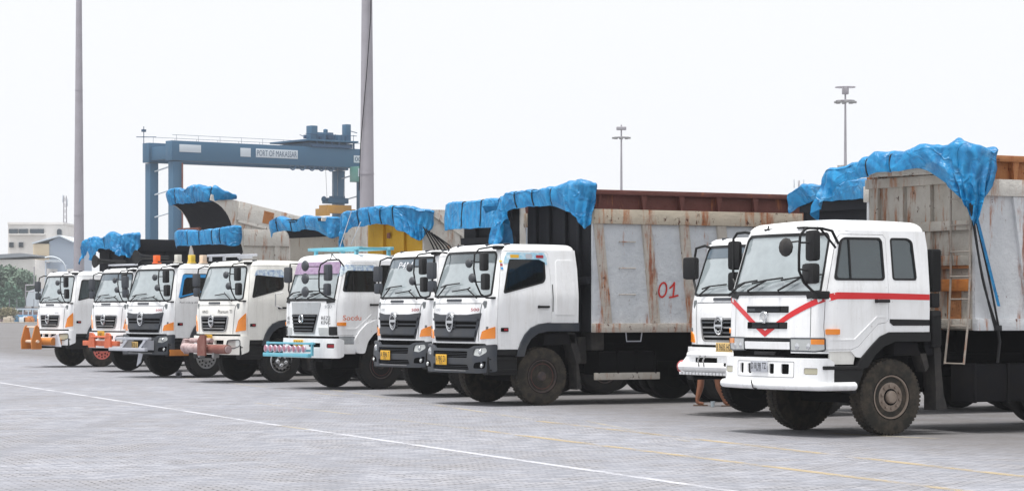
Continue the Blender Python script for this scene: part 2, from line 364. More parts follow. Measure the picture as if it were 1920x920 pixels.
def inside(p, poly):
    x, y = p; c = False; n = len(poly)
    for i in range(n):
        x1, y1 = poly[i-1]; x2, y2 = poly[i]
        if (y1 > y) != (y2 > y) and x < (x2-x1)*(y-y1)/(y2-y1)+x1: c = not c
    return c
def densify(poly, step):
    o = []; n = len(poly)
    for i in range(n):
        a = Vector(poly[i]); b = Vector(poly[(i+1) % n]); k = max(1, int((b-a).length/step+.5))
        for j in range(k): o.append(tuple(a+(b-a)*j/k))
    return o
def seg_dist(p, a, b):
    ab = b-a; t = max(0, min(1, (p-a).dot(ab)/max(ab.length_squared, 1e-12))); return (p-a-ab*t).length
def interp(z, tab):
    if z <= tab[0][0]: return tab[0][1]
    for (z0, v0), (z1, v1) in zip(tab, tab[1:]):
        if z <= z1: return v0+(v1-v0)*(z-z0)/(z1-z0)
    return tab[-1][1]
class Surf:
    """wrap-round shell of a cab or bumper: s runs along the plan outline (0 = centre of the front, + = far side), z is height"""
    def __init__(S, xf, w, b=.07, r=.3): S.xf, S.w, S.b, S.r = xf, w, b, r
    def P(S, s, z):
        xf, w = interp(z, S.xf), interp(z, S.w); a = w-S.r; q = abs(s); sg = 1 if s >= 0 else -1
        if q <= a: return Vector((xf+S.b*(q/a)**2, s, z))
        if q <= a+S.r*PI/2:
            f = (q-a)/S.r; return Vector((xf+S.b+S.r*(1-math.cos(f)), sg*(a+S.r*math.sin(f)), z))
        return Vector((xf+S.b+S.r+q-a-S.r*PI/2, sg*w, z))
    def N(S, s, z):
        e = .012; u = S.P(s+e, z)-S.P(s-e, z); v = S.P(s, z+e)-S.P(s, z-e); return -(u.cross(v)).normalized()
    def sx(S, sg, x, z):
        """s of the side point at x"""
        xf, w = interp(z, S.xf), interp(z, S.w); a = w-S.r; d = x-(xf+S.b+S.r)
        if d >= 0: return sg*(a+S.r*PI/2+d)
        c = max(-1, min(1, 1-(x-xf-S.b)/S.r)); return sg*(a+S.r*math.acos(c))
    def side(S, sg, poly, step=.08):
        return [(S.sx(sg, x, z), z) for x, z in densify(poly, step)]
    def at(S, s, z, off=0): return S.P(s, z)+S.N(s, z)*off
def patch(mb, S, outer, holes=(), off=0, thick=0, step=.09):
    loops = [densify(outer, step)]+[densify(h, step) for h in holes]
    V = []; E = []
    for L in loops:
        b0 = len(V); V += [Vector(p) for p in L]; E += [(b0+i, b0+(i+1) % len(L)) for i in range(len(L))]
    xs = [p[0] for p in outer]; zs = [p[1] for p in outer]; nb = len(V); segs = [(V[a], V[b]) for a, b in E]
    i0, i1 = math.floor(min(xs)/step), math.ceil(max(xs)/step); j0, j1 = math.floor(min(zs)/step), math.ceil(max(zs)/step)
    for i in range(i0, i1+1):
        for j in range(j0, j1+1):
            p = Vector(((i+.5*(j % 2))*step, j*step))
            if not inside(p, loops[0]) or any(inside(p, h) for h in loops[1:]): continue
            if any(abs(p.x-a.x) < step*2+abs(a.x-b.x) and seg_dist(p, a, b) < step*.4 for a, b in segs): continue
            V.append(p)
    ov, oe, of, *_ = delaunay_2d_cdt(V, E, [], 0, 1e-6)
    bv = [mb.bm.verts.new(S.at(p.x, p.y, off)) for p in ov]
    for f in of:
        c = sum((ov[i] for i in f), Vector((0, 0)))/len(f)
        if not inside(c, loops[0]) or any(inside(c, h) for h in loops[1:]): continue
        try: mb.bm.faces.new([bv[i] for i in f][::-1])
        except ValueError: pass
    for v in bv:
        if not v.link_faces: mb.bm.verts.remove(v)
    if thick:
        for L in loops:
            A = [mb.bm.verts.new(S.at(p[0], p[1], off)) for p in L]; B = [mb.bm.verts.new(S.at(p[0], p[1], off-thick)) for p in L]
            ar = sum(L[i-1][0]*L[i][1]-L[i][0]*L[i-1][1] for i in range(len(L)))
            fl = (ar > 0) == (L is loops[0])
            for i in range(len(L)):
                j = (i+1) % len(L); q = (A[i], A[j], B[j], B[i]); mb.bm.faces.new(q if (ar > 0) else q[::-1])
    return mb
def spatch(name, key, S, outer, mat, parent, holes=(), off=0, thick=0, step=.09, label=None):
    def fn(mb): patch(mb, S, outer, holes, off, thick, step); return 'keep'
    return part(name, key, fn, mat, parent, 40, label)
TXT = {}
def text2d(txt):
    if txt in TXT: return TXT[txt]
    cu = bpy.data.curves.new('t', 'FONT'); cu.body = txt; cu.size = 1; cu.resolution_u = 3; o = bpy.data.objects.new('t', cu); COL.objects.link(o)
    dg = bpy.context.evaluated_depsgraph_get(); dg.update(); me = bpy.data.meshes.new_from_object(o.evaluated_get(dg))
    v = [(p.co.x, p.co.y) for p in me.vertices]; f = [tuple(p.vertices) for p in me.polygons]
    bpy.data.objects.remove(o); bpy.data.curves.remove(cu); bpy.data.meshes.remove(me)
    x0, x1 = min(p[0] for p in v), max(p[0] for p in v); y0, y1 = min(p[1] for p in v), max(p[1] for p in v)
    TXT[txt] = ([((p[0]-x0)/(x1-x0), (p[1]-y0)/(y1-y0)) for p in v], f); return TXT[txt]
def text_part(name, txt, fn, mat, parent, bold=0.0):
    """fn maps (0..1 along, 0..1 up) to a 3D point"""
    v, f = text2d(txt); me = bpy.data.meshes.new(name); me.from_pydata([fn(*p) for p in v], [], f)
    return link(name, me, mat, parent)
def stext(name, txt, S, s0, s1, z0, z1, mat, parent, off=.006, slant=0):
    return text_part(name, txt, lambda a, b: S.at(s0+(s1-s0)*a-slant*b, z0+(z1-z0)*b, off), mat, parent)
# ------------------------------------------------------------------ ground and markings
TH = R(29.5)
o = part('ground', None, lambda mb: mb.quad((-300, -25, 0), (300, -25, 0), (300, 690, 0), (-300, 690, 0)) and None, ground_mat()); struct(o)
def strip(name, a, b, wd, mat, label):
    a = Vector(a+(0.004,)); b = Vector(b+(0.004,)); d = (b-a); n = Vector((-d.y, d.x, 0)).normalized()*wd/2; N = max(2, int(d.length/1.5))
    rows = [[a+d*i/N-n, a+d*i/N+n] for i in range(N+1)]
    o = part(name, None, lambda mb: mb.grid(rows) and None, mat); struct(o); return o
WL = line_mat('worn_white_line', '#dfe0e6', .90, .55); YL = line_mat('worn_yellow_line', '#c7b184', .95, .5); YL2 = line_mat('faded_line', '#c9bda2', .98, .4)
def gpx(u, v): k = (v-583)/1.73; return ((u-960)/k, 4800/k)
for p, q, wd, mt in (((-20, 714), (524, 797.5), .12, WL), ((578, 804.7), (1420, 927), .12, WL), ((524, 797.5), (578, 804.7), .12, YL2), ((1010, 789), (1990, 901), .17, YL), ((620, 730), (1000, 786), .13, YL2),
                     ((900, 806), (1880, 929), .16, YL), ((480, 755), (880, 803), .12, YL2), ((1100, 789), (1290, 827), .10, YL2), ((1560, 812), (1760, 822), .15, YL2), ((330, 706), (640, 742), .1, YL2)):
    strip('painted_line', gpx(*p), gpx(*q), wd, mt, '')
# ------------------------------------------------------------------ trucks: shared builders (local frame: -x is forward, -y the near side, origin under the front axle)
SH = Surf([(.9, -1.37), (1.2, -1.39), (1.75, -1.38), (1.95, -1.34), (2.85, -1.09), (3.1, -1.01)], [(1.0, 1.20), (2.0, 1.22), (2.86, 1.12), (3.1, 1.09)], .13, .20)
SU = Surf([(.9, -1.44), (1.3, -1.46), (1.93, -1.44), (2.84, -1.19), (3.1, -1.11)], [(1.0, 1.20), (2.0, 1.21), (2.86, 1.13), (3.1, 1.1)], .15, .20)
BH = Surf([(.5, -1.47), (.85, -1.50), (1.3, -1.46)], [(.5, 1.22), (1.3, 1.22)], .14, .22)
BU = Surf([(.5, -1.50), (.85, -1.51), (1.3, -1.49)], [(.5, 1.21), (1.3, 1.21)], .15, .12)
AX = -.12
ZR = 2.84
def roof_fn(S, rear, R0=.13, crown=.03, zr=ZR):
    def fn(mb):
        rows = []
        def ring(ins, z, sc=1.0, dz=0):
            pts = []
            xf, w = interp(z, S.xf)+ins, interp(z, S.w)-ins; r = max(.08, S.r-ins*.5); a = w-r; xr = rear-ins
            for k in range(8): q = -a+a*k/4 if k < 4 else None
            for k in range(9): s = -a+2*a*k/8; pts.append((xf+S.b*(s/a)**2, s))
            for k in range(1, 7): f = PI/2*k/6; pts.append((xf+S.b+r*(1-math.cos(f)), a+r*math.sin(f)))
            x1 = xf+S.b+r
            for k in range(1, 7): pts.append((x1+(xr-.08-x1)*k/6, w))
            for k in range(1, 4): f = PI/2*k/3; pts.append((xr-.08+.08*math.sin(f), w-.08+.08*math.cos(f)))
            for k in range(1, 8): pts.append((xr, w-.08-(2*w-.16)*k/8))
            for k in range(0, 3): f = PI/2*k/3; pts.append((xr-.08+.08*math.cos(f), -(w-.08)-.08*math.sin(f)))
            for k in range(0, 7): pts.append((xr-.08+(x1-xr+.08)*k/6, -w))
            for k in range(1, 6): f = PI/2*(1-k/6); pts.append((xf+S.b+r*(1-math.cos(f)), -a-r*math.sin(f)))
            cx = (xf+xr)/2; return [Vector((cx+(x-cx)*sc, y*sc, z+dz)) for x, y in pts]
        for k in range(7):
            f = PI/2*k/6; rows.append(ring(R0*(1-math.cos(f)), zr+R0*.85*math.sin(f)))
        for sc in (.85, .6, .3, .02): rows.append(ring(R0, zr+R0*.85, sc, crown*(1-sc*sc)))
        mb.grid([r+[r[0]] for r in rows]); bmesh.ops.remove_doubles(mb.bm, verts=mb.bm.verts, dist=.0004)
    return fn
def plate_box(mb, c, d, bev=.01): mb.box(c, d, bev)
def tyre_fn(R0, wd, lug):
    def fn(mb):
        h = wd/2; rim = R0*.565
        mb.lathe([(-h*.80, rim), (-h*.97, rim+.012), (-h, R0*.72), (-h*.96, R0*.86), (-h*.84, R0*.955), (-h*.68, R0*.985), (0, R0*.992), (h*.68, R0*.985), (h*.84, R0*.955), (h*.96, R0*.86), (h, R0*.72), (h*.97, rim+.012), (h*.8, rim)], (0, 0, 0), 'y', 56)
        if lug:
            for sg in (-1, 1):
                for k in range(56):
                    a = 2*PI*k/56; rot = Matrix.Rotation(-a, 3, 'Y')
                    c = rot @ Vector((R0*.955, sg*h*.60, 0)); mb.box(c, (.036, h*.5, .034), 0, rot)
            for k in range(40):
                a = 2*PI*(k+.5)/40; rot = Matrix.Rotation(-a, 3, 'Y'); c = rot @ Vector((R0*.985, 0, 0)); mb.box(c, (.028, h*.6, .045), 0, rot)
    return fn
def rim_fn(R0, wd, deep=0):
    def fn(mb):
        rim = R0*.575; h = wd/2
        mb.lathe([(-h*.86, rim), (-h*.97, rim-.004), (-h*.98, rim-.022), (-h*.72, rim-.032), (-h*.40+deep, rim-.045), (-h*.44+deep, rim*.80)], (0, 0, 0), 'y', 40, False)
        mb.lathe([(-h*.44+deep, rim*.80), (-h*.80+deep, rim*.66), (-h*.84+deep, rim*.36)], (0, 0, 0), 'y', 40, False)
        mb.lathe([(-h*.70+deep, rim*.30), (-h*1.06+deep, rim*.29), (-h*1.18+deep, rim*.24), (-h*1.22+deep, rim*.10), (-h*1.22+deep, .01)], (0, 0, 0), 'y', 24)
        for k in range(10):
            a = 2*PI*k/10; mb.lathe([(-h*1.0+deep, .020), (-h*.8+deep, .022)], (rim*.51*math.cos(a), 0, rim*.51*math.sin(a)), 'y', 6)
    return fn
def rimgrime_fn(R0, wd, deep=0):
    """dark rings that paint in shade round the hub, in the rim well and at the tyre edge"""
    def fn(mb):
        rim = R0*.575; h = wd/2
        mb.lathe([(-h*.845+deep, rim*.38), (-h*.848+deep, rim*.30)], (0, 0, 0), 'y', 32, False)  # black ring painted as shade, the recess itself shades too little
        mb.lathe([(-h*.60, rim-.036), (-h*.40+deep-.002, rim-.047), (-h*.445+deep-.003, rim*.82)], (0, 0, 0), 'y', 32, False)
        mb.lathe([(-h*.90, rim*1.035), (-h*.99, rim*1.03), (-h*.98, rim*1.0)], (0, 0, 0), 'y', 40, False)
    return fn
def rimhole_fn(R0, wd, deep=0, n=10):
    def fn(mb):
        rim = R0*.575; h = wd/2
        for k in range(n):
            a = 2*PI*(k+.5)/n; rr = rim*.73
            pts = []
            c = Vector((rr*math.cos(a), -h*.60+deep-.008, rr*math.sin(a)))
            t = Vector((-math.sin(a), 0, math.cos(a))); u = Vector((math.cos(a), 0, math.sin(a)))
            vs = [mb.bm.verts.new(c+t*.036*math.cos(q*PI/5)+u*.02*math.sin(q*PI/5)) for q in range(10)]; mb.bm.faces.new(vs)
    return fn
def cover_fn(R0, wd, hub):
    """bright perforated wheel cover"""
    def fn(mb):
        rim = R0*.575; h = wd/2
        mb.lathe([(-h*.98, rim*1.0), (-h*1.04, rim*.97), (-h*1.0, rim*.86), (-h*.98, rim*.7), (-h*1.03, rim*.55), (-h*1.0, rim*.42), (-h*1.2, rim*.36), (-h*1.25, .01)], (0, 0, 0), 'y', 40)
        if hub:
            for k in range(5):
                a = 2*PI*k/5+.4; mb.ball((rim*.38*math.cos(a), -h*1.12, rim*.38*math.sin(a)), rim*.17, (1, .6, 1), 2)
    return fn
def coverhole_fn(R0, wd, n, rr, rad):
    def fn(mb):
        rim = R0*.53; h = wd/2
        for k in range(n):
            a = 2*PI*(k+.5)/n; mb.lathe([(-h*1.05, rad), (-h*.9, rad)], (rim*rr*math.cos(a), 0, rim*rr*math.sin(a)), 'y', 10)
    return fn
R0, TW = .535, .29
def wheel(parent, x, y, sg, kind, lug=True, rubber='rubberb'):
    """sg -1: outer face towards the near side"""
    t = part('wheel', 'tyre%d' % lug, tyre_fn(R0, TW, lug), rubber, parent); t.location = (x, y, R0+.002)
    t.rotation_euler = (0, random.uniform(0, 6), 0 if sg < 0 else PI)
    rm, deep = {'tan': ('rimtan', 0), 'dark': ('rimdark', .03), 'rear': ('rimdark', .12), 'pink': ('rimpink', 0), 'chrome': ('steel', 0), 'hub': ('chrome', 0)}[kind]
    if kind in ('chrome', 'hub', 'pink'):
        part('wheel_cover', 'cover%s' % (kind == 'hub'), cover_fn(R0, TW, kind == 'hub'), rm, t)
        n = 14; part('cover_hole', 'ch%s' % kind, coverhole_fn(R0, TW, n, .83, .024), 'hole', t)
        if kind != 'hub': part('cover_hole', 'chb', coverhole_fn(R0, TW, 8, .55, .026), 'hole', t)
    else:
        part('rim', 'rim%g' % deep, rim_fn(R0, TW, deep), rm, t); part('rim_hole', 'rimh%g' % deep, rimhole_fn(R0, TW, deep), 'hole', t); part('rim_grime', 'rimg%g' % deep, rimgrime_fn(R0, TW, deep), 'grim', t)
        if kind == 'dark':
            part('rim_ring', 'rring', lambda mb: mb.lathe([(-TW*.45, R0*.44), (-TW*.46, R0*.432), (-TW*.45, R0*.424)], (0, 0, 0), 'y', 36, False) and None, simple_red, t)
    return t
simple_red = simple('faded_red_ring', '#6d3a38', .7, dirt=.6, dcol='#4a3a34')
def mirror_head(mb, c, d, yaw=0, bev=.035): mb.box(c, d, bev, Matrix.Rotation(yaw, 3, 'Z'))
def chassis(root, rear_ax, end, rk='rear'):
    def fr(mb):
        for sg in (-1, 1):
            mb.box(((end-1.2)/2, sg*.42, .93), (end+1.2, .09, .28))
            mb.box(((end-1.2)/2+.3, sg*.33, .93), (end, .12, .26))
        for x in (-1.1, .9, 2.2, end-.1): mb.box((x, 0, .92), (.12, .8, .2))
    part('chassis_frame', 'frame%g' % end, fr, 'grim', root)
    def ax(mb):
        mb.box((AX, 0, .50), (.16, 1.8, .14), .02); mb.box((AX-.15, 0, .78), (1.3, .8, .36), .05); mb.box((-.5, 0, 1.08), (1.4, 1.9, .34), .04)  # axle, plus dark underbody boxes added to stop light leaking through
        mb.box((.25, 0, 1.0), (.5, 1.5, .6), .05)
        for sg in (-1, 1):
            mb.box((AX, sg*.52, .66), (1.5, .09, .07)); mb.box((.25, sg*1.0, 1.22), (.7, .34, .22), .03)
    part('front_axle_and_light_block', 'faxle', ax, 'wallk', root)
    for rx in rear_ax:
        part('rear_axle', 'raxle', lambda mb: (mb.box((0, 0, .53), (.2, 1.6, .18), .03), mb.ball((0, 0, .53), .26, (1, .9, 1)), None)[2], 'grim', root).location = (rx, 0, 0)
        for sg in (-1, 1):
            wheel(root, rx, sg*1.04, sg, rk, False); wheel(root, rx, sg*.72, sg, rk, False)
def wipers(root, S, zb, spots, up=1):
    for s0, s1, z1, b0, b1 in spots:
        def fn(mb, s0=s0, s1=s1, z1=z1, b0=b0, b1=b1):
            mb.tube([S.at(s0, zb, .02), S.at(s0, zb+.02, .05), S.at(s1, z1, .045)], .014, 6)
            mb.tube([S.at(b0, z1-.035, .03), S.at(s1, z1, .05), S.at(b1, z1+.035, .03)], .013, 6)
        part('wiper', None, fn, 'black', root)
def interior(root, sleeper):
    def fn(mb):
        mb.box((-.4, 0, 1.42), (1.7, 2.2, .06)); mb.box((-1.08, 0, 1.72), (.34, 2.1, .42), .06); mb.box((-.1, 0, 1.62), (.9, .7, .4), .05)
        mb.box((.45 if sleeper else .3, 0, 2.1), (.05, 2.16, 1.35)); mb.box((-.3, 0, ZR+.03), (1.3, 2.0, .03))
    part('cab_interior', 'inter%d' % sleeper, fn, 'inter', root)
    part('dashboard_clutter', 'dashc', lambda mb: (mb.box((-1.02, .35, 1.96), (.22, 1.1, .05), .02), mb.box((-1.0, -.45, 1.99), (.2, .5, .12), .03), mb.box((-1.02, .75, 2.0), (.16, .25, .14), .03), mb.box((-.98, .1, 2.03), (.12, .22, .16), .02), mb.box((-.98, -.85, 1.96), (.2, .2, .06), .02), None)[5], 'plate', root)
    for sg in (-1, 1):
        part('seat', 'seat', lambda mb: (mb.box((0, 0, 1.68), (.5, .52, .18), .05), mb.box((.26, 0, 2.0), (.14, .5, .62), .05, None), mb.box((.27, 0, 2.4), (.1, .28, .2), .04), None)[3], 'seat', root).location = (-.35, sg*.68, 0)
    def sw(mb):
        q = [Vector((-.74+.10*math.sin(a), -0.0+.23*math.cos(a), 1.98+.19*math.sin(a))) for a in [2*PI*k/20 for k in range(21)]]; mb.tube(q, .018, 6, False); mb.tube([(-.74, 0, 1.98), (-.98, 0, 1.74)], .03, 6)
    part('steering_wheel', 'sw', sw, 'black', root).location = (0, .68, 0)
def mirrors_h(root, near=True, far=True, bracket='black', round_=True):
    """west-coast style bracket in front of the near pillar: two box mirrors and two round ones"""
    if near:
        part('mirror_arm', 'marmH', lambda mb: (mb.tube([(-.90, -.98, 2.86), (-1.10, -1.0, 2.90), (-1.36, -.98, 2.86), (-1.46, -1.0, 2.76), (-1.49, -1.02, 2.50), (-1.46, -1.06, 2.22), (-1.40, -1.12, 2.04), (-1.30, -1.16, 1.97), (-1.12, -1.16, 1.97)], .016, 8), mb.box((-.95, -.98, 2.89), (.20, .14, .07), .02), mb.box((-1.14, -1.15, 1.97), (.12, .06, .04), .01), None)[3], bracket, root)
        for i, (y, z, dz) in enumerate(((-1.28, 2.62, .33), (-1.33, 2.26, .30))):
            part('mirror', 'mirH%d' % i, lambda mb: (mirror_head(mb, (-1.42, y, z), (.12, .25, dz), R(-10), .045), mb.tube([(-1.48, -1.03, z), (-1.42, y+.08, z)], .013, 6), None)[2], 'black', root)
        if round_:
            for i, (z, y) in enumerate(((2.60, -.86), (2.33, -.98))):
                part('round_mirror', 'rmir%d' % i, lambda mb: (mb.ball((-1.50, y, z), .11, (.5, 1, .8)), mb.tube([(-1.49, -1.02, z+.05), (-1.50, y, z+.04)], .011, 6), None)[2], 'dark', root)
    if far:
        part('mirror_arm', 'marmHf', lambda mb: mb.tube([(-.9, .98, 2.82), (-1.0, 1.12, 2.84), (-1.10, 1.24, 2.78), (-1.14, 1.26, 2.5), (-1.14, 1.24, 2.2), (-1.1, 1.15, 2.0), (-1.04, 1.12, 1.98)], .018, 8) and None, bracket, root)
        part('mirror', 'mirHf', lambda mb: mirror_head(mb, (-1.12, 1.32, 2.50), (.12, .20, .33), R(14), .045), 'dark', root)
        part('mirror', 'mirHf2', lambda mb: mirror_head(mb, (-1.12, 1.30, 2.20), (.11, .18, .22), R(14), .04), 'dark', root)
def door_group(root, S, key, outer, win, colour, trim='black', gl='sg', split=None, handle=None, winr=.06):
    for sg in (-1, 1):
        do = S.side(sg, inset(outer, .006)); wi = S.side(sg, rp(win, winr))
        d = spatch('door', key+'do%d' % sg, S, do, colour, root, [wi], 0, .03)
        wi2 = S.side(sg, rp(inset(win, .028), winr)); wo2 = S.side(sg, rp(inset(win, -.003), winr))
        spatch('window_seal', key+'ws%d' % sg, S, wo2, trim, d, [wi2], .004, .02)
        spatch('window_pane', key+'wp%d' % sg, S, S.side(sg, rp(inset(win, .02), winr)), gl, d, (), -.012)
        if split:
            x0, z0, x1, z1 = split
            spatch('window_bar', key+'wb%d' % sg, S, S.side(sg, [(x0-.012, z0), (x0+.012, z0), (x1+.012, z1), (x1-.012, z1)]), 'black', d, (), .002, .015)
        if handle:
            hx, hz = handle
            w = interp(hz, S.w)
            part('door_handle', key+'dh%d' % sg, lambda mb: (mb.box((hx, sg*(w+.022), hz), (.24, .035, .042), .01), mb.box((hx-.1, sg*(w+.008), hz), (.04, .03, .05), .005), None)[2], 'black', d)
    return
def oval_emblem(root, S, s, z, rs, rz_, off):
    def fn(mb):
        N = 28
        def pt(a, k, o): return S.at(s, z, o)+Vector((0, rs*k*math.cos(a), rz_*k*math.sin(a)))
        rows = [[pt(2*PI*i/N, k, o) for i in range(N+1)] for k, o in ((1.0, off-.02), (1.0, off+.015), (.9, off+.025), (.8, off+.015), (.8, off-.01))]
        mb.grid(rows)
        c = S.at(s, z, off+.012); mb.box(c, (.02, rs*1.62, rz_*.26)); mb.box(c+Vector((0, rs*.42, 0)), (.022, rs*.22, rz_*1.35)) if False else None
        for sg in (-1, 1):
            q = [pt(a, .64, off+.012) for a in [sg*(PI/2)+u for u in [-.9+.2*i for i in range(10)]]]
            mb.tube(q, .012, 6)
    part('emblem', 'emb%g%g' % (rz_, off), fn, 'chrome', root)
def small_emblem(root, S, s, z, r, off, mat='chrome'):
    def fn(mb):
        q = [S.at(s, z, off)+Vector((0, r*math.cos(a), r*math.sin(a))) for a in [2*PI*k/24 for k in range(25)]]; mb.tube(q, r*.16, 6, False)
        c = S.at(s, z, off)
        for sg in (-1, 1): mb.tube([c+Vector((0, sg*r*.15, r*.5)), c+Vector((0, sg*r*.55, r*.45)), c+Vector((0, sg*r*.5, -r*.45)), c+Vector((0, sg*r*.15, -r*.45))], r*.11, 6)
    part('emblem', None, fn, mat, root)
def number_plate(root, c, wd, ht, txt, mat, ink='ink', sub=None):
    p = part('number_plate', None, lambda mb: mb.box(c, (.012, wd, ht), .003) and None, mat, root)
    x = c[0]-.009
    if txt:
        z0 = c[2]-ht*.5+ht*(.30 if sub else .2); z1 = c[2]+ht*.38
        text_part('plate_number', txt, lambda a, b: (x, c[1]+wd*.45-wd*.9*a, z0+(z1-z0)*b), ink, p)
    if sub: text_part('plate_date', sub, lambda a, b: (x, c[1]+wd*.14-wd*.28*a, c[2]-ht*.42+ht*.2*b), ink, p)
    return p
def under_side(root, tank=(1.25, 2.3), low=.5, plank=False, mat='grim', big=False):
    x0, x1 = tank
    def fn(mb):
        n = 3; L = (x1-x0)/n
        mb.box(((x0+x1)/2, -.92, (low+.98)/2), (x1-x0, .5, .98-low), .06)
        for k in range(n+1): mb.box((x0+.04+(x1-x0-.08)*k/n, -.93, (low+.98)/2), (.045, .53, 1.0-low), .01)
    part('fuel_tank', None, fn, mat, root)
    def fn2(mb): mb.box((x0+.5, .9, .75), (.9, .5, .45), .05); mb.tube([(x0-.1, -.6, 1.05), (x0+1.4, -.6, 1.05)], .1, 10)
    part('air_tank', None, fn2, 'grim', root)
    if plank: part('side_guard_plank', None, lambda mb: mb.box(((x0+x1)/2, -1.17, low-.04), (x1-x0+.1, .05, .13), .008) and None, 'tb9', root)
# ---- style with curved one-piece front and oval emblem
H_REAR = .61
def h_cab(root, colour, key, film=None, side_gl='sg', sleeper_lines=True, trim='black'):
    S = SH; arch = [(-.67, 1.03), (-.62, 1.16), (-.54, 1.30), (-.42, 1.42), (-.25, 1.49), (-.05, 1.515)]
    door = [(-1.09, 1.03), (-1.11, 1.5), (-1.09, 1.95), (-.945, 2.78), (-.90, 2.825), (-.06, 2.825), (.0, 2.78), (.035, 2.3), (.04, 1.52)]+arch[::-1]
    win = [(-.98, 2.045), (-.83, 2.66), (-.78, 2.70), (-.11, 2.70), (-.075, 2.62), (-.075, 2.33), (-.12, 2.25)]
    out = []
    side = [(-1.18, 1.03)]+arch[:]+[(H_REAR, 1.515), (H_REAR, 2.5), (H_REAR-.03, ZR)]
    near = [(S.sx(-1, x, z), z) for x, z in densify(side, .09)[:-1] if True]
    # body outline runs: near rear top -> near bottom -> front bottom -> far bottom -> far rear top
    def chain(pts, step=.09):
        o = []
        for a, b in zip(pts, pts[1:]):
            a = Vector(a); b = Vector(b); k = max(1, int((b-a).length/step+.5)); o += [tuple(a+(b-a)*j/k) for j in range(k)]
        return o+[tuple(pts[-1])]
    sc = chain(side)
    ns = [(S.sx(-1, x, z), z) for x, z in sc]; fs = [(S.sx(1, x, z), z) for x, z in sc]
    outer = ns[::-1]+[(-1.02, 1.14), (1.02, 1.14)]+fs
    ws = rp([(-1.12, 2.02), (-.985, 2.76), (-.90, 2.825), (.90, 2.825), (.985, 2.76), (1.12, 2.02), (.98, 1.985), (-.98, 1.985)], .05)
    holes = [ws]+[S.side(sg, door) for sg in (-1, 1)]
    body = spatch('cab', 'Hcab', S, outer, colour, root, holes, 0, .03, .10)
    part('roof', 'Hroof', roof_fn(S, H_REAR-.02), colour, body)
    part('rear_wall', 'Hrear', lambda mb: mb.box((H_REAR-.03, 0, 2.15), (.03, 2.2, 1.4)) and None, colour, body)
    wsp = spatch('windscreen', 'Hws', S, inset(ws, -.004), 'ws', root, (), -.012)
    spatch('windscreen_seal', 'Hwss', S, inset(ws, -.008), 'black', wsp, [rp(inset(ws, .035), 0)], .003, .02)
    if film: spatch('sun_strip', 'Hfilm', S, [(-.97, 2.62), (.97, 2.62), (.93, 2.79), (-.93, 2.79)], film, wsp, (), -.006)
    door_group(root, S, 'H', door, win, colour, trim=trim, gl=side_gl, handle=(-.14, 1.81))
    # cowl lines and rear quarter panel lines
    spatch('hood_seam', 'Hseam1', S, [(-.88, 1.865), (.88, 1.865), (.88, 1.877), (-.88, 1.877)], 'dark', body, (), .003)
    for sg in (-1, 1):
        q = [(sg*.90, 1.877), (sg*.915, 1.877), (sg*.845, 1.18), (sg*.83, 1.18)]
        spatch('hood_seam', 'Hseam2%d' % sg, S, q, 'dark', body, (), .003)
        spatch('quarter_panel', 'Hq%d' % sg, S, S.side(sg, rp([(.12, 1.66), (.53, 1.66), (.53, 2.66), (.16, 2.66)], .04)), colour, body, (), .012, .02)
        spatch('door_gap_trim', 'Hdg%d' % sg, S, S.side(sg, [(.052, 1.72), (.07, 1.72), (.07, 2.22), (.052, 2.22)]), 'black', body, (), .004)
    part('cowl_vent', 'Hvent', lambda mb: (patch(mb, S, rp([(-.28, 1.905), (.28, 1.905), (.28, 1.95), (-.28, 1.95)], .018), (), .018, .03), 'keep')[1], 'dark', body)
    for k, p in enumerate(((-.78, -.98, 2.95), (-.92, .55, 2.94), (-.92, -.55, 2.94))): part('roof_clip', 'Hclip%d' % k, lambda mb: mb.box(p, (.11, .07, .045), .012) and None, 'dark', body)
    # black fenders, mudguards, steps
    for sg in (-1, 1):
        fo = [(-.70, .90)]+arch+[(H_REAR, 1.515), (H_REAR, 1.36), (-.06, 1.36), (-.26, 1.32), (-.41, 1.22), (-.50, 1.08), (-.55, .90)]
        spatch('fender', 'Hfen%d' % sg, S, S.side(sg, inset(fo, .003)), 'dark', root, (), .035, .08)
        part('mudguard', 'Hmud%d' % sg, lambda mb: (mb.prism([(.40, 1.34), (.55, 1.34), (.70, .80), (.60, .74)], 'y', sg*.86, sg*1.17), mb.prism([(.60, .80), (.64, .80), (.72, .30), (.62, .28)], 'y', sg*.86, sg*1.15), None)[2], 'flap', root)
        spatch('door_sill', 'Hsill%d' % sg, S, S.side(sg, [(-1.2, .93), (-.70, .93), (-.68, 1.025), (-1.2, 1.025)]), 'black', root, (), .0, .05)
        part('step', 'Hstep%d' % sg, lambda mb: (mb.box((-.98, sg*1.08, .74), (.62, .2, .34), .03), mb.box((-.98, sg*1.17, .66), (.6, .06, .035), .008), mb.box((-.98, sg*1.17, .86), (.6, .06, .02), .006), None)[3], 'black', root)
        spatch('side_marker', 'Hsm%d' % sg, S, S.side(sg, rp([(-1.03, 1.36), (-.88, 1.36), (-.88, 1.43), (-1.03, 1.43)], .012)), 'hole', root, (), .018, .02)
        spatch('side_marker_lens', 'Hsml%d' % sg, S, S.side(sg, [(-.975, 1.375), (-.9, 1.375), (-.9, 1.415), (-.975, 1.415)]), 'redtxt', root, (), .024, .01)
    interior(root, True)
    return body
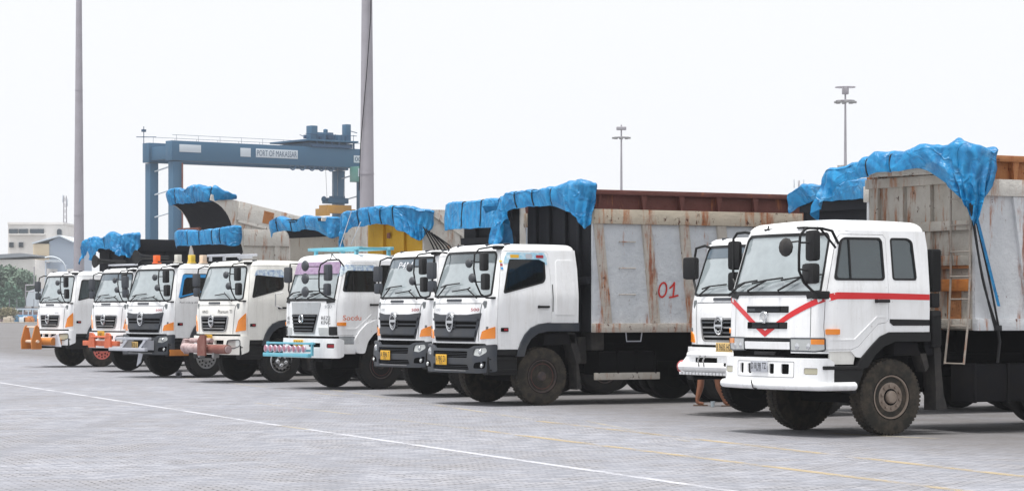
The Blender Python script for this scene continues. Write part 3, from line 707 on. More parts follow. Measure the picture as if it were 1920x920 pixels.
def h_front_new(root, key, texts=True):
    S = SH
    gro = rp([(-.93, 1.70), (-.52, 1.665), (.52, 1.665), (.93, 1.70), (.80, 1.30), (.76, 1.17), (-.76, 1.17), (-.80, 1.30)], .03)
    g_ = spatch('grille', 'Ngr', S, gro, 'dark', root, (), .012, .04)
    for z0, z1, a, b in ((1.485, 1.535, .80, .14), (1.415, 1.455, .78, .14)):
        for sg in (-1, 1): spatch('grille_slot', 'Ngs%g%d' % (z0, sg), S, [(sg*a, z0), (sg*a, z1), (sg*b, z1), (sg*b, z0)], 'hole', g_, (), .0145)
    spatch('grille_slot', 'Ngs3', S, [(-.74, 1.19), (.74, 1.19), (.75, 1.245), (-.75, 1.245)], 'hole', g_, (), .0145)
    spatch('grille_bar', 'Ngb', S, rp([(-.86, 1.60), (.86, 1.60), (.84, 1.555), (-.84, 1.555)], .01), 'dark', g_, (), .045, .04)
    spatch('grille_bar', 'Ngb2', S, rp([(-.80, 1.385), (.80, 1.385), (.77, 1.265), (-.77, 1.265)], .02), 'dark', g_, (), .04, .04)
    oval_emblem(root, S, 0, 1.53, .135, .185, .05)
    for sg in (-1, 1):
        t = rp([(sg*.90, 1.22), (sg*.95, 1.36), (sg*1.24, 1.45), (sg*1.24, 1.235)], .015)
        spatch('turn_signal', 'Nts%d' % sg, S, t, 'orange', root, (), .016, .03)
    spatch('radiator_gap', 'Nrg', S, [(-.84, 1.05), (.84, 1.05), (.80, 1.165), (-.80, 1.165)], 'hole', root, (), -.02, .02)
    if texts:
        stext('badge_text', '500', S, -.62, -.86, 1.73, 1.785, 'redtxt', root); stext('maker_text', 'HINO', S, .80, .55, 1.735, 1.785, 'greytxt', root)
    B = BH
    bo = rp([(-1.36, .64), (-1.36, 1.13), (-.82, 1.10), (-.70, 1.05), (.70, 1.05), (.82, 1.10), (1.36, 1.13), (1.36, .64), (1.0, .60), (-1.0, .60)], .05)
    hl = [rp([(sg*.80, .93), (sg*.84, 1.05), (sg*1.14, 1.07), (sg*1.17, .99), (sg*1.0, .91)], .04) for sg in (-1, 1)]
    up = rp([(-.66, .88), (.66, .88), (.66, 1.0), (-.66, 1.0)], .03); lo = rp([(-.7, .66), (.7, .66), (.66, .76), (-.66, .76)], .03)
    b_ = spatch('bumper', 'Nbu', B, bo, 'dark', root, hl+[up, lo], 0, .08)
    spatch('bumper_back', 'Nbb', B, [(-1.2, .64), (1.2, .64), (1.2, 1.06), (-1.2, 1.06)], 'hole', b_, (), -.085)
    for q, nm in ((up, 'u'), (lo, 'l')):
        for k in range(3):
            z = min(p[1] for p in q)+.025+.03*k; spatch('bumper_mesh_bar', 'Nbm%s%d' % (nm, k), B, [(-.64, z), (.64, z), (.64, z+.008), (-.64, z+.008)], 'dark', b_, (), -.04, .01)
    spatch('bumper_stud_row', 'Nbst', B, [(-.6, .635), (.6, .635), (.6, .65), (-.6, .65)], 'steel', b_, (), .006, .01)
    for i, h in enumerate(hl):
        l_ = spatch('headlight', 'Nhl%d' % i, B, inset(h, -.003), 'lens', root, (), -.02, .01)
        sg = (-1, 1)[i]; part('headlight_bulb', 'Nhb%d' % i, lambda mb: mb.ball(B.at(sg*.98, .995, -.012), .048, (.5, 1, 1)) and None, 'chrome', l_)
        part('fog_light', 'Nfl%d' % i, lambda mb: mb.ball(B.at(sg*1.05, .74, .005), .04, (.5, 1, 1)) and None, 'lens', root)
        spatch('fog_light_recess', 'Nfr%d' % i, B, rp([(sg*.82, .69), (sg*.86, .79), (sg*1.16, .83), (sg*1.12, .69)], .04), 'hole', b_, (), .003)
    return b_
def h_front_old(root, key, bumper='white', texts=None, lens='lens', tall=True, slots=True):
    S = SH
    gro = rp([(-.66, 1.60), (.66, 1.60), (.58, 1.28), (.50, 1.24), (-.50, 1.24), (-.58, 1.28)], .045)
    g_ = spatch('grille', 'Ogr', S, gro, 'hole', root, (), .006, .02)
    spatch('grille_frame', 'Ogf', S, rp(inset(gro, -.022), 0), 'steel', g_, [inset(gro, .012)], .02, .03)
    for z in (1.53, 1.445, 1.36, 1.295):
        a = .60-.1*(1.6-z)/.36*.9; spatch('grille_bar', 'Ogb%g' % z, S, [(-a, z), (a, z), (a, z+.028), (-a, z+.028)], 'dark' if z in (1.53, 1.36) else 'steel', g_, (), .028, .03)
    oval_emblem(root, S, 0, 1.49, .12, .155, .045)
    for sg in (-1, 1):
        t = rp([(sg*.94, 1.23), (sg*1.04, 1.50), (sg*1.24, 1.69), (sg*1.24, 1.27)], .02) if tall else rp([(sg*.92, 1.2), (sg*.98, 1.34), (sg*1.24, 1.45), (sg*1.24, 1.22)], .02)
        spatch('turn_signal', 'Ots%d%d' % (sg, tall), S, t, 'orange', root, (), .016, .03)
    spatch('bumper_gap', 'Obg', S, [(-1.1, 1.12), (1.1, 1.12), (1.1, 1.17), (-1.1, 1.17)], 'hole', root, (), .004)
    B = BH
    bo = rp([(-1.42, .76), (-1.42, 1.13), (1.42, 1.13), (1.42, .76), (1.2, .68), (-1.2, .68)], .05)
    hl = [rp([(sg*.74, .86), (sg*.76, 1.02), (sg*1.16, 1.04), (sg*1.18, .90), (sg*1.0, .84)], .05) for sg in (-1, 1)]
    sl = [rp([(a, .93), (b, .93), (b, 1.03), (a, 1.03)], .02) for a, b in ((-.62, -.24), (-.2, .2), (.24, .62))] if slots else []
    b_ = spatch('bumper', 'Obu%d' % slots, B, bo, bumper, root, hl+sl, 0, .07)
    spatch('bumper_back', 'Obb', B, [(-1.2, .76), (1.2, .76), (1.2, 1.08), (-1.2, 1.08)], 'hole', b_, (), -.075)
    for i, h in enumerate(hl):
        l_ = spatch('headlight', 'Ohl%d' % i, B, inset(h, -.003), lens, root, (), -.015, .01)
        spatch('headlight_rim', 'Ohr%d' % i, B, inset(h, -.018), 'dark', l_, [inset(h, .002)], .004, .02)
    if texts:
        for a in texts: stext(*a[:2], S, *a[2:], root)
    return b_
# ---- style with split lower front panel (near right truck and the purple-visored truck)
U_REAR = .50
def u_cab(root, colour, key, quarter=True, side_gl='sgd', film=None):
    S = SU
    arch = [(-.86, 1.18), (-.78, 1.10), (-.70, 1.09), (-.52, 1.26), (-.38, 1.38), (-.22, 1.44)]
    door = [(-1.25, 1.20), (-1.27, 1.5), (-1.25, 1.93), (-1.03, 2.72), (-.98, 2.79), (-.27, 2.79), (-.225, 2.74), (-.215, 1.62), (-.26, 1.57), (-.40, 1.55), (-.74, 1.24), (-.86, 1.20)]
    win = [(-1.13, 2.155), (-.99, 2.70), (-.94, 2.745), (-.33, 2.745), (-.29, 2.70), (-.275, 2.19), (-.31, 2.155)]
    side = [(-1.27, 1.18), (-.86, 1.18), (-.78, 1.10), (-.70, 1.09), (-.52, 1.26), (-.38, 1.38), (-.22, 1.44), (U_REAR, 1.44), (U_REAR, 2.6), (U_REAR-.03, ZR)]
    def chain(pts, step=.09):
        o = []
        for a, b in zip(pts, pts[1:]):
            a = Vector(a); b = Vector(b); k = max(1, int((b-a).length/step+.5)); o += [tuple(a+(b-a)*j/k) for j in range(k)]
        return o+[tuple(pts[-1])]
    sc = chain(side); ns = [(S.sx(-1, x, z), z) for x, z in sc]; fs = [(S.sx(1, x, z), z) for x, z in sc]
    outer = ns[::-1]+[(-1.04, 1.36), (1.04, 1.36)]+fs if key == 'U9' else ns[::-1]+[(-1.0, 1.18), (1.0, 1.18)]+fs
    ws = rp([(-1.06, 1.99), (-.985, 2.74), (-.92, 2.81), (.92, 2.81), (.985, 2.74), (1.06, 1.99), (-.9, 1.97) if False else (.9, 1.975), (-.9, 1.975)], .04)
    qw = rp([(-.14, 2.16), (-.15, 2.745), (.16, 2.745), (.24, 2.70), (.28, 2.2), (.26, 2.16)], .05)
    holes = [ws]+[S.side(sg, door) for sg in (-1, 1)]+([S.side(sg, qw) for sg in (-1, 1)] if quarter else [])
    body = spatch('cab', key+'cab', S, outer, colour, root, holes, 0, .03, .10)
    part('roof', 'Uroof', roof_fn(S, U_REAR-.02, .16, .05), colour, body)
    part('rear_wall', 'Urear', lambda mb: mb.box((U_REAR-.03, 0, 2.1), (.03, 2.2, 1.45)) and None, colour, body)
    wsp = spatch('windscreen', 'Uws', S, inset(ws, -.004), 'ws', root, (), -.012)
    spatch('windscreen_seal', 'Uwss', S, inset(ws, -.008), 'black', wsp, [rp(inset(ws, .032), 0)], .003, .02)
    if film: spatch('sun_strip', 'Ufilm', S, [(-1.0, 2.55), (1.0, 2.55), (.985, 2.74), (.92, 2.815), (-.92, 2.815), (-.985, 2.74)], film, wsp, (), .012)
    spatch('cowl_strip', 'Ucowl', S, [(-1.08, 1.925), (-.84, 1.90), (-.82, 1.95), (.82, 1.95), (.84, 1.90), (1.08, 1.925), (1.08, 2.0), (-1.08, 2.0)], 'black', root, (), .012, .03)
    door_group(root, S, key, door, win, colour, gl=side_gl, split=(-.86, 2.16, -.86, 2.74), handle=(-.34, 1.87))
    for sg in (-1, 1):
        if quarter:
            q = spatch('quarter_window', 'Uqw%d' % sg, S, S.side(sg, inset(qw, .01)), side_gl, root, (), -.012)
            spatch('window_seal', 'Uqs%d' % sg, S, S.side(sg, inset(qw, -.003)), 'black', q, [S.side(sg, inset(qw, .025))], .004, .02)
        # door crease
        spatch('door_crease', 'Ucr%d' % sg, S, S.side(sg, [(-1.2, 1.33), (-.80, 1.33), (-.42, 1.64), (-.26, 1.64), (-.26, 1.655), (-.43, 1.655), (-.81, 1.345), (-1.2, 1.345)]), colour, body, (), .009, .012)
        spatch('corner_seam', 'Ucs%d' % sg, S, [(sg*.90, 1.37), (sg*.91, 1.37), (sg*.91, 1.90), (sg*.90, 1.90)], 'dark', body, (), .002)
    interior(root, False)
    return body
def u_side_low(root, lower='black', key='U9'):
    S = SU
    arch = [(-.86, 1.18), (-.78, 1.10), (-.70, 1.09), (-.52, 1.26), (-.38, 1.38), (-.22, 1.44)]
    for sg in (-1, 1):
        if key == 'U9':
            spatch('skirt_recess', 'Urec%d' % sg, S, S.side(sg, [(-1.22, 1.0), (-.80, 1.0), (-.78, 1.10), (-.86, 1.18), (-1.22, 1.18)]), 'cream', root, (), -.03, .03)
            fo = [(-.80, .93), (-.70, 1.087), (-.52, 1.257), (-.38, 1.377), (-.22, 1.437), (U_REAR, 1.437), (U_REAR, 1.31), (-.12, 1.31), (-.32, 1.24), (-.46, 1.13), (-.60, .95)]
            spatch('fender', 'Ufen%d' % sg, S, S.side(sg, fo), 'black', root, (), .03, .08)
            part('side_box', 'Usb%d' % sg, lambda mb: (mb.prism([(-1.24, .98), (-.62, .98), (-.78, .60), (-.95, .66), (-1.24, .72)], 'y', sg*.9, sg*1.2), mb.box((-1.0, sg*1.2, .955), (.66, .05, .05), .01), None)[2], 'black', root)
            spatch('side_vent_trim', 'Uvt%d' % sg, S, S.side(sg, [(-.20, 1.57), (-.14, 1.53), (U_REAR-.005, 1.53), (U_REAR-.005, 1.61), (-.20, 1.62)]), 'black', root, (), .008, .02)
        else:
            fo = [(-.86, 1.10), (-.74, 1.28), (-.55, 1.46), (-.30, 1.54), (U_REAR, 1.54), (U_REAR, 1.33), (-.15, 1.33), (-.36, 1.24), (-.52, 1.06), (-.60, .80), (-.78, .80)]
            spatch('fender', 'Ufenw%d' % sg, S, S.side(sg, rp(fo, .05)), 'white', root, (), .04, .09)
            part('side_box', 'Usbw%d' % sg, lambda mb: (mb.box((-1.06, sg*1.08, .90), (.52, .2, .22), .02), None)[1], 'white', root)
            spatch('skirt_recess', 'Urecw%d' % sg, S, S.side(sg, [(-1.22, 1.02), (-.80, 1.02), (-.86, 1.18), (-1.22, 1.18)]), 'grey', root, (), -.03, .03)
        part('mudguard', 'Umud%d' % sg, lambda mb: (mb.prism([(.30, 1.31), (.42, 1.31), (.52, .95), (.46, .88)], 'y', sg*.95, sg*1.17), mb.prism([(.62, 1.22), (.72, 1.22), (.80, .55), (.86, .36), (.66, .34), (.66, .6)], 'y', sg*.88, sg*1.15), None)[2], 'flap', root)
        spatch('side_marker', 'Usm%d' % sg, S, S.side(sg, rp([(-1.25, 1.41), (-1.07, 1.41), (-1.07, 1.485), (-1.25, 1.485)], .015)), 'orange', root, (), .025, .03)
def u9_front(root):
    S = SU
    for i, (z0, z1, a, b) in enumerate(((1.71, 1.80, .50, -.50), (1.485, 1.575, .47, -.48))):
        g_ = spatch('grille_slot', 'u9g%d' % i, S, rp([(b, z0), (a, z0), (a, z1), (b, z1)], .01), 'hole', root, (), .008, .02)
        for k in range(4):
            z = z0+.012+.02*k; spatch('grille_bar', 'u9gb%d%d' % (i, k), S, [(b+.17, z), (a-.05-.1*i, z), (a-.05-.1*i, z+.007), (b+.17, z+.007)], 'dark', g_, (), .018, .01)
        spatch('grille_end', 'u9ge%d' % i, S, [(b+.005, z0+.005), (b+.15, z0+.005), (b+.15, z1-.005), (b+.005, z1-.005)], 'black', g_, (), .012, .01)
        if i == 0: stext('badge_text', 'DIESEL', S, .47, .24, 1.735, 1.765, 'greytxt', g_, .016)
    small_emblem(root, S, 0, 1.645, .075, .035)
    # red stripe, one mesh running down the front in a V, and along each side
    cl = [(1.13, 1.90), (1.0, 1.865), (.8, 1.79), (.55, 1.685), (.3, 1.56), (.05, 1.41)]
    for sg in (-1, 1):
        up = [(sg*s, z+.042) for s, z in cl]; lo = [(sg*s, z-.045) for s, z in cl]
        up[-1] = (sg*.0, 1.455); lo[-1] = (sg*.0, 1.37); lo[-2] = (sg*.20, 1.47)
        spatch('red_stripe', 'u9st%d' % sg, S, up+lo[::-1], 'red', root, (), .004)
        spatch('red_stripe', 'u9ss%d' % sg, S, S.side(sg, [(-1.262, 1.855), (-1.1, 1.895), (-.22, 1.895), (.495, 1.885), (.495, 1.965), (-.22, 1.98), (-1.1, 1.99), (-1.262, 1.955)]), 'red', root, (), .004)
    # lower panel
    spatch('lower_grille', 'u9lg', S, [(-.56, 1.31), (.56, 1.31), (.58, 1.36), (-.58, 1.36)], 'hole', root, (), -.004, .02)
    for k in range(2): spatch('grille_bar', 'u9lgb%d' % k, S, [(-.56, 1.322+.018*k), (.56, 1.322+.018*k), (.56, 1.328+.018*k), (-.56, 1.328+.018*k)], 'dark', root, (), .008, .01)
    spatch('lower_panel', 'u9lp', S, rp([(-.54, 1.20), (.54, 1.20), (.54, 1.305), (-.54, 1.305)], .015), 'white', root, (), .01, .04)
    spatch('radiator_gap', 'u9rg', S, [(-1.2, 1.05), (1.2, 1.05), (1.2, 1.2), (-1.2, 1.2)], 'hole', root, (), -.03, .02)
    spatch('lower_skirt', 'u9ls', S, [(-1.2, 1.15), (-.56, 1.15), (-.56, 1.172), (-1.2, 1.172)], 'white', root, (), .012, .03)
    part('grille_strut', 'u9gs', lambda mb: (mb.box(S.at(0, 1.14, .0), (.04, .5, .05), .01), mb.box(S.at(-.0, 1.09, .0), (.04, .9, .02), .005), None)[2], 'black', root)
    for sg in (-1, 1):
        h = rp([(sg*.56, 1.185), (sg*.56, 1.352), (sg*1.15, 1.352), (sg*1.15, 1.20), (sg*1.0, 1.178)], .015)
        l_ = spatch('headlight', 'u9hl%d' % sg, S, h, 'lens', root, (), .012, .04)
        spatch('headlight_frame', 'u9hf%d' % sg, S, inset(h, -.012), 'dark', l_, [inset(h, .006)], .016, .03)
        spatch('turn_signal', 'u9ts%d' % sg, S, rp([(sg*.93, 1.275), (sg*.93, 1.345), (sg*1.145, 1.345), (sg*1.145, 1.275)], .01), 'orange', root, (), .02, .02)
        for k in (0, 1): part('headlight_bulb', 'u9hb%d%d' % (sg, k), lambda mb, k=k: mb.ball(S.at(sg*(.67+.2*k), 1.245, .004), .055, (.3, 1, 1)) and None, 'chrome', l_)
    B = BU
    bo = rp([(-1.36, .72), (-1.36, 1.03), (-1.26, 1.085), (1.26, 1.085), (1.36, 1.03), (1.36, .72)], .02)
    sl = [rp([(a, .86), (b, .86), (b, 1.0), (a, 1.0)], .02) for a, b in ((.50, .60), (.27, .38), (-.27, -.16), (-.58, -.42))]
    fg = [rp([(sg*.86, .86), (sg*1.10, .86), (sg*1.10, .95), (sg*.86, .95)], .02) for sg in (-1, 1)]
    b_ = spatch('bumper', 'u9bu', B, bo, 'white', root, sl+fg, 0, .07)
    spatch('bumper_back', 'u9bb', B, [(-1.25, .80), (1.25, .80), (1.25, 1.06), (-1.25, 1.06)], 'hole', b_, (), -.022)
    spatch('bumper_recess_line', 'u9bl', B, rp([(-.68, .81), (.68, .81), (.68, 1.035), (-.68, 1.035)], .02), 'steel', b_, [rp([(-.672, .818), (.672, .818), (.672, 1.027), (-.672, 1.027)], .02)], .002)
    for i, h in enumerate(fg): spatch('fog_light', 'u9fg%d' % i, B, inset(h, .006), 'lensy', root, (), -.008, .01)
    def tube(mb):
        q = [B.at(s, .70, .03) for s in [1.36-.08*k for k in range(35)]]; e = q[-1]
        mb.tube([q[0]+Vector((.25, 0, 0))]+q+[e+Vector((.16, -.0, 0)), e+Vector((.32, -.0, 0)), e+Vector((.34, 0, 0))], [.06]*38+[.045], 12)
    part('bumper_tube', 'u9bt', tube, 'white', b_)
    part('bumper_tie', None, lambda mb: mb.tube([B.at(.17, .765, .07), B.at(.12, .75, .1), B.at(.08, .66, .1), B.at(.03, .645, .07)], .009, 6) and None, 'black', b_)
    number_plate(root, B.at(.05, .955, .02), .40, .15, 'D 8198 TZ', 'plate', 'ink', '09.23')
    wipers(root, S, 1.985, ((1.0, .62, 2.12, .92, .28), (.45, .02, 2.15, .4, -.32), (-.30, -.70, 2.19, -.3, -1.02)))
    # brackets and mirrors
    a = part('mirror_arm', None, lambda mb: (mb.tube([(-1.02, -1.12, 2.66), (-1.15, -1.15, 2.83), (-1.35, -1.18, 2.86), (-1.62, -1.20, 2.86), (-1.72, -1.20, 2.76), (-1.74, -1.20, 2.5), (-1.74, -1.20, 2.28), (-1.66, -1.20, 2.12), (-1.48, -1.16, 2.0), (-1.33, -1.14, 1.97)], .02, 8), mb.tube([(-1.25, -.95, 2.84), (-1.38, -1.18, 2.87), (-1.08, -1.14, 2.60)], .016, 8), mb.tube([(-1.3, -.7, 2.86), (-1.42, -1.19, 2.87)], .013, 6), mb.box((-1.30, -1.10, 1.95), (.22, .14, .11), .02), None)[4], 'black', root)
    part('mirror', None, lambda mb: (mirror_head(mb, (-1.56, -1.27, 2.62), (.12, .27, .42), R(-10), .05), mb.tube([(-1.73, -1.2, 2.66), (-1.58, -1.26, 2.66)], .015, 6), None)[2], 'black', root)
    part('mirror', None, lambda mb: (mirror_head(mb, (-1.58, -1.25, 2.24), (.12, .36, .28), R(-10), .05), mb.tube([(-1.74, -1.2, 2.3), (-1.6, -1.26, 2.28)], .015, 6), None)[2], 'black', root)
    part('round_mirror', None, lambda mb: (mb.ball((-1.80, -.98, 2.60), .155, (.35, 1, .85)), mb.tube([(-1.73, -1.2, 2.68), (-1.82, -1.0, 2.66)], .012, 6), None)[2], 'flap', root)
    part('mirror_arm', None, lambda mb: mb.tube([(-1.0, .9, 2.84), (-1.03, 1.1, 2.87), (-1.06, 1.26, 2.86), (-1.10, 1.30, 2.78), (-1.12, 1.28, 2.2), (-1.15, 1.1, 2.0)], .02, 8) and None, 'black', root)
    part('mirror', None, lambda mb: mirror_head(mb, (-1.06, 1.32, 2.54), (.12, .2, .42), R(30), .05) and None, 'black', root)
    part('mirror', None, lambda mb: mirror_head(mb, (-1.06, 1.32, 2.16), (.12, .2, .28), R(30), .05) and None, 'black', root)
    part('roof_bracket', None, lambda mb: (mb.box((-1.12, .35, 2.885), (.06, .22, .025), .005), mb.tube([(-1.12, .45, 2.86), (-1.12, .40, 2.90), (-1.2, .28, 2.93)], .012, 6), mb.box((-1.14, -.45, 2.895), (.06, .2, .025), .005), None)[3], 'black', root)
def intake(root):
    def fn(mb):
        mb.box((.62, -1.12, 2.30), (.16, .20, .60), .03); mb.box((.62, -1.11, 1.88), (.14, .18, .2), .02); mb.box((.62, -1.12, 1.48), (.17, .2, .52), .03)
        for k in range(20): mb.box((.62, -1.225, 2.03+.028*k), (.15, .02, .010))
        for k in range(15): mb.box((.62, -1.225, 1.27+.028*k), (.15, .02, .010))
    part('air_intake', None, fn, 'black', root)
def ribs_mesh(spec, y, z0, z1, t, slant=0):
    def fn(mb):
        for x, wd in spec: mb.prism([(x, z1), (x+wd, z1), (x+wd+slant, z0), (x+slant, z0)], 'y', y, y+t)
    return fn
def dump_body(root, x0, x1, z0, z1, mats, ribs=(), rib_slant=0, band=None, rail=None, over=.5, prow=False, over_z=.12, wd=2.5, dx=0.0, frib=None, prow_h=.8, inner='darkb', over_n=None):
    h = wd/2; side, rib, bandm, railm, front = mats
    d = part('dump_body', None, lambda mb: (mb.box(((x0+x1)/2, 0, z0+.06), (x1-x0-.1, wd-.1, .1)), mb.box(((x0+x1)/2, 0, z0-.28), (x1-x0-.3, 1.3, .54)), mb.box((x1-.06, 0, (z0+z1)/2), (.06, wd-.12, z1-z0-.1)), None)[3], 'grim', root)
    zt = z1
    for sg in (-1, 1):
        y = sg*h
        zs = band[0] if band else (rail[0] if rail else z1)
        part('side_panel', None, lambda mb: mb.box(((x0+x1)/2, sg*(h-.03), (z0+zs)/2), (x1-x0, .06, zs-z0)) and None, side, d)
        for x, w_ in ribs:
            part('side_rib', None, lambda mb: mb.prism([(x, zs-.003), (x+w_, zs-.003), (x+w_+rib_slant, z0+.17), (x+rib_slant, z0+.17)], 'y', sg*h, sg*(h+.055)) and None, rib, d)
        part('side_bottom_rail', None, lambda mb: mb.box(((x0+x1)/2, sg*(h+.02), z0+.08), (x1-x0+.02, .11, .17), .008) and None, rib if band else side, d)
        if band: part('side_band', None, lambda mb: mb.box(((x0+x1)/2, sg*(h+.005), (band[0]+band[1])/2), (x1-x0+.02, .14, band[1]-band[0]), .012) and None, bandm, d)
        if rail:
            def rl(mb):
                a, b = rail; mb.box(((x0+x1)/2, sg*(h-.06), (a+b)/2), (x1-x0, .04, b-a)); mb.box(((x0+x1)/2, sg*(h+.01), b-.045), (x1-x0+.02, .13, .09), .01)
                for x in rail_posts: mb.prism([(x, b-.08), (x+.13, b-.08), (x+.09, a+.002), (x+.04, a+.002)], 'y', sg*(h-.05), sg*(h+.055))
            rail_posts = [x0+.02]+[x-.02 for x, w_ in ribs]
            part('top_rail', None, rl, railm, d)
    part('front_wall', None, lambda mb: mb.box((x0+.035, 0, (z0+z1)/2-.04), (.06, wd-.12, z1-z0-.08)) and None, front, d)
    if frib:
        def fr(mb):
            for y in frib[0]: mb.box((x0-.03, y, (z0+z1)/2-.05), (.07, .09, z1-z0-.12), .008)
            for z in frib[1]: mb.box((x0-.045, 0, z), (.09, wd-.14, .14), .01)
        part('front_wall_rib', None, fr, front, d)
    if over:
        if prow:
            # curved prow-like cab guard sweeping forward and up from the front wall
            def pr(mb):
                N = 9; rows = []
                for k in range(N+1):
                    t = k/N; x = x0-over*(1-math.cos(t*PI/2))**.9; z = z1-prow_h+prow_h*math.sin(t*PI/2)*.86-.02
                    rows.append([Vector((x, y, z)) for y in (-h+.02, -h/2, 0, h/2, h-.02)])
                mb.grid(rows); top = [Vector((x0-over, y, z1-.10+(.07))) for y in (-h+.02, 0, h-.02)]
                mb.grid([[Vector((x0-over, -h+.02, z1-prow_h*.14-.02)), Vector((x0-over, h-.02, z1-prow_h*.14-.02))], [Vector((x0-over, -h+.02, z1)), Vector((x0-over, h-.02, z1))]])
                mb.grid([[Vector((x0-over, -h+.02, z1)), Vector((x0-over, h-.02, z1))], [Vector((x0, -h+.02, z1-.003)), Vector((x0, h-.02, z1-.003))]])
            part('cab_guard', None, pr, mats[4] if inner is None else inner, d)
            for sg in (-1, 1):
                N = 9; poly = [(x0, z1-.002)]+[(x0, z1-prow_h)]
                poly += [(x0-over*(1-math.cos(k/N*PI/2))**.9, z1-prow_h+prow_h*math.sin(k/N*PI/2)*.86-.02) for k in range(1, N+1)]+[(x0-over, z1-.002)]
                part('cab_guard_cheek', None, lambda mb: mb.prism(poly, 'y', sg*(h-.02), sg*(h+.02)) and None, side, d)
        else:
            on = over*.5 if over_n is None else over_n
            part('cab_guard', None, lambda mb: (mb.prism([(x0, -h+.1), (x0-on, -h+.1), (x0-over, h-.1), (x0, h-.1)], 'z', z1-.10, z1-.05), mb.bar((x0-on+.02, -h+.1, z1-over_z/2-.05), (x0-over+.02, h-.1, z1-over_z/2-.05), .05, over_z), None)[2], front, d)
    return d
def catmull(P, n):
    P = [P[0]]+list(P)+[P[-1]]; o = []
    for i in range(1, len(P)-2):
        for k in range(n):
            t = k/n; a, b, c, d = (Vector(q) for q in P[i-1:i+3])
            o.append(.5*((2*b)+(c-a)*t+(2*a-5*b+4*c-d)*t*t+(3*b-a-3*c+d)*t**3))
    o.append(Vector(P[-2])); return o
def rnd_at(i, j, k):
    v = math.sin(i*127.1+j*311.7+k*74.7)*43758.5453; return (v-math.floor(v))*2-1
def facet(u, v, k):
    """piecewise linear noise on a triangle lattice: flat facets that meet in sharp creases"""
    u += .5*v; i, j = math.floor(u), math.floor(v); a, b = u-i, v-j
    if a+b < 1: return rnd_at(i, j, k)*(1-a-b)+rnd_at(i+1, j, k)*a+rnd_at(i, j+1, k)*b
    return rnd_at(i+1, j+1, k)*(a+b-1)+rnd_at(i+1, j, k)*(1-b)+rnd_at(i, j+1, k)*(1-a)
def tri(x): x = x/(2*PI); return 4*abs(x-math.floor(x+.5))-1
def tarp(label, root, path, seed=0, neat=0.0, straps=(), back=.40, puff=.035, fold=1.0, mat='tarp', flare=.04, gather=None):
    """creased thin sheet laid over a body edge; path = (x, y, z, drop) in the truck's frame, from the far side to the near side"""
    t = thing('tarpaulin', label, 'tarpaulin', root.location, root.rotation_euler.z, 'blue tarpaulins tied over the tipper bodies')
    P0 = catmull([Vector(p) for p in path], 30); S_ = [0]
    for a, b in zip(P0, P0[1:]): S_.append(S_[-1]+(b.xyz-a.xyz).length)
    N = max(60, int(S_[-1]/.018)); V = 56; P = []; q = 0
    for k in range(N):
        d = S_[-1]*k/(N-1)
        while q < len(S_)-2 and S_[q+1] < d: q += 1
        f = (d-S_[q])/max(1e-6, S_[q+1]-S_[q]); P.append(P0[q].lerp(P0[q+1], min(1, f)))
    ties = [int(f*(N-1)) for f in straps]; ds = S_[-1]/(N-1); A = (1-neat)*fold; wn = int(.14/ds)
    def row(i, off=0.0):
        a = P[max(0, i-wn)]; b = P[min(N-1, i+wn)]; tg = Vector((b.x-a.x, b.y-a.y, 0)).normalized(); n = Vector((tg.y, -tg.x, 0))
        if n.dot(Vector((-1, -.9, 0))) < 0: n = -n
        p = P[i]; s = i*ds; big = max(0, min(1, (p.w-.34)*3.2)); o = []
        drop = p.w*(1+(1-neat)*(.20*facet(s*3.1, seed, 1)+.10*facet(s*8, seed, 2))*(.25+.75*big))
        hump = (1-neat)*(.10*max(0, facet(s*2.2+seed, .3, 5))+.04*max(0, facet(s*6+seed, .7, 6)))
        pinch = max([math.exp(-(((i-q)*ds)/.035)**2) for q in ties] or [0])
        sag = min([1]+[abs(i-q)*ds/.16 for q in ties])
        ph = s*2*PI/.15+2.4*facet(s*1.4, seed, 9)
        for k in range(V+1):
            v = k/V
            if v < .28: w_ = v/.28; out = -back+(back+.02)*w_; zz = puff*math.sin(w_*PI*.6)+hump*math.sin(w_*PI*.62)
            elif v < .34: w_ = (v-.28)/.06; out = .02+.05*w_; zz = (puff+hump)*.95-.03*w_
            else: w_ = (v-.34)/.66; out = .07+flare*w_-(.0 if big > .3 else .09)*w_*w_; zz = (puff+hump)*.95-.03-(drop+.03+.6*hump)*w_
            hang = max(0, (v-.34)/.66); tt = zz-out*.6
            pos = p.xyz+n*out+Vector((0, 0, zz))
            m = .042*facet(s*3.0, tt*1.8+seed, 11)+.013*facet(s*7+tt*3, tt*4.5, 12)+.004*facet(s*17-tt*6, tt*11, 13)
            m *= A*(1.05+.6*big)
            pl = A*big*hang**.8*(.028+.05*min(1, p.w))*tri(ph+.9*hang)
            w__ = m+pl
            if neat: w__ += neat*(.010*tri(s*38+tt*9)+.012*facet(s*4, tt*3, 14))
            w__ = w__*(1-.75*pinch)-.035*pinch*(1 if v > .2 else .4)*(1-.5*neat)
            up = v < .34
            pos += n*w__*(.35 if up else 1)+Vector((0, 0, 1))*w__*(1.0 if up else .12)
            pos += tg*A*(.03*facet(s*4, tt*4, 15))*(.4+hang)
            if gather and hang > 0:
                d = (Vector((pos.x, pos.y))-Vector(gather[:2])).length
                if d < gather[4]*1.4:
                    g_ = (1-gather[3])*hang**1.3*max(0, min(1, (gather[4]*1.4-d)/(gather[4]*.5)))*big
                    pos.x += (gather[0]-pos.x)*g_; pos.y += (gather[1]-pos.y)*g_; pos.z += (gather[2]-pos.z)*g_*.30
            o.append(pos+n*off+(Vector((0, 0, off)) if up else Vector()))
        return o
    rows = [row(i) for i in range(N)]
    sh = part('sheet', None, lambda mb: mb.grid(rows) and None, mat, t, 60)
    md = sh.modifiers.new('thickness', 'SOLIDIFY'); md.thickness = .004
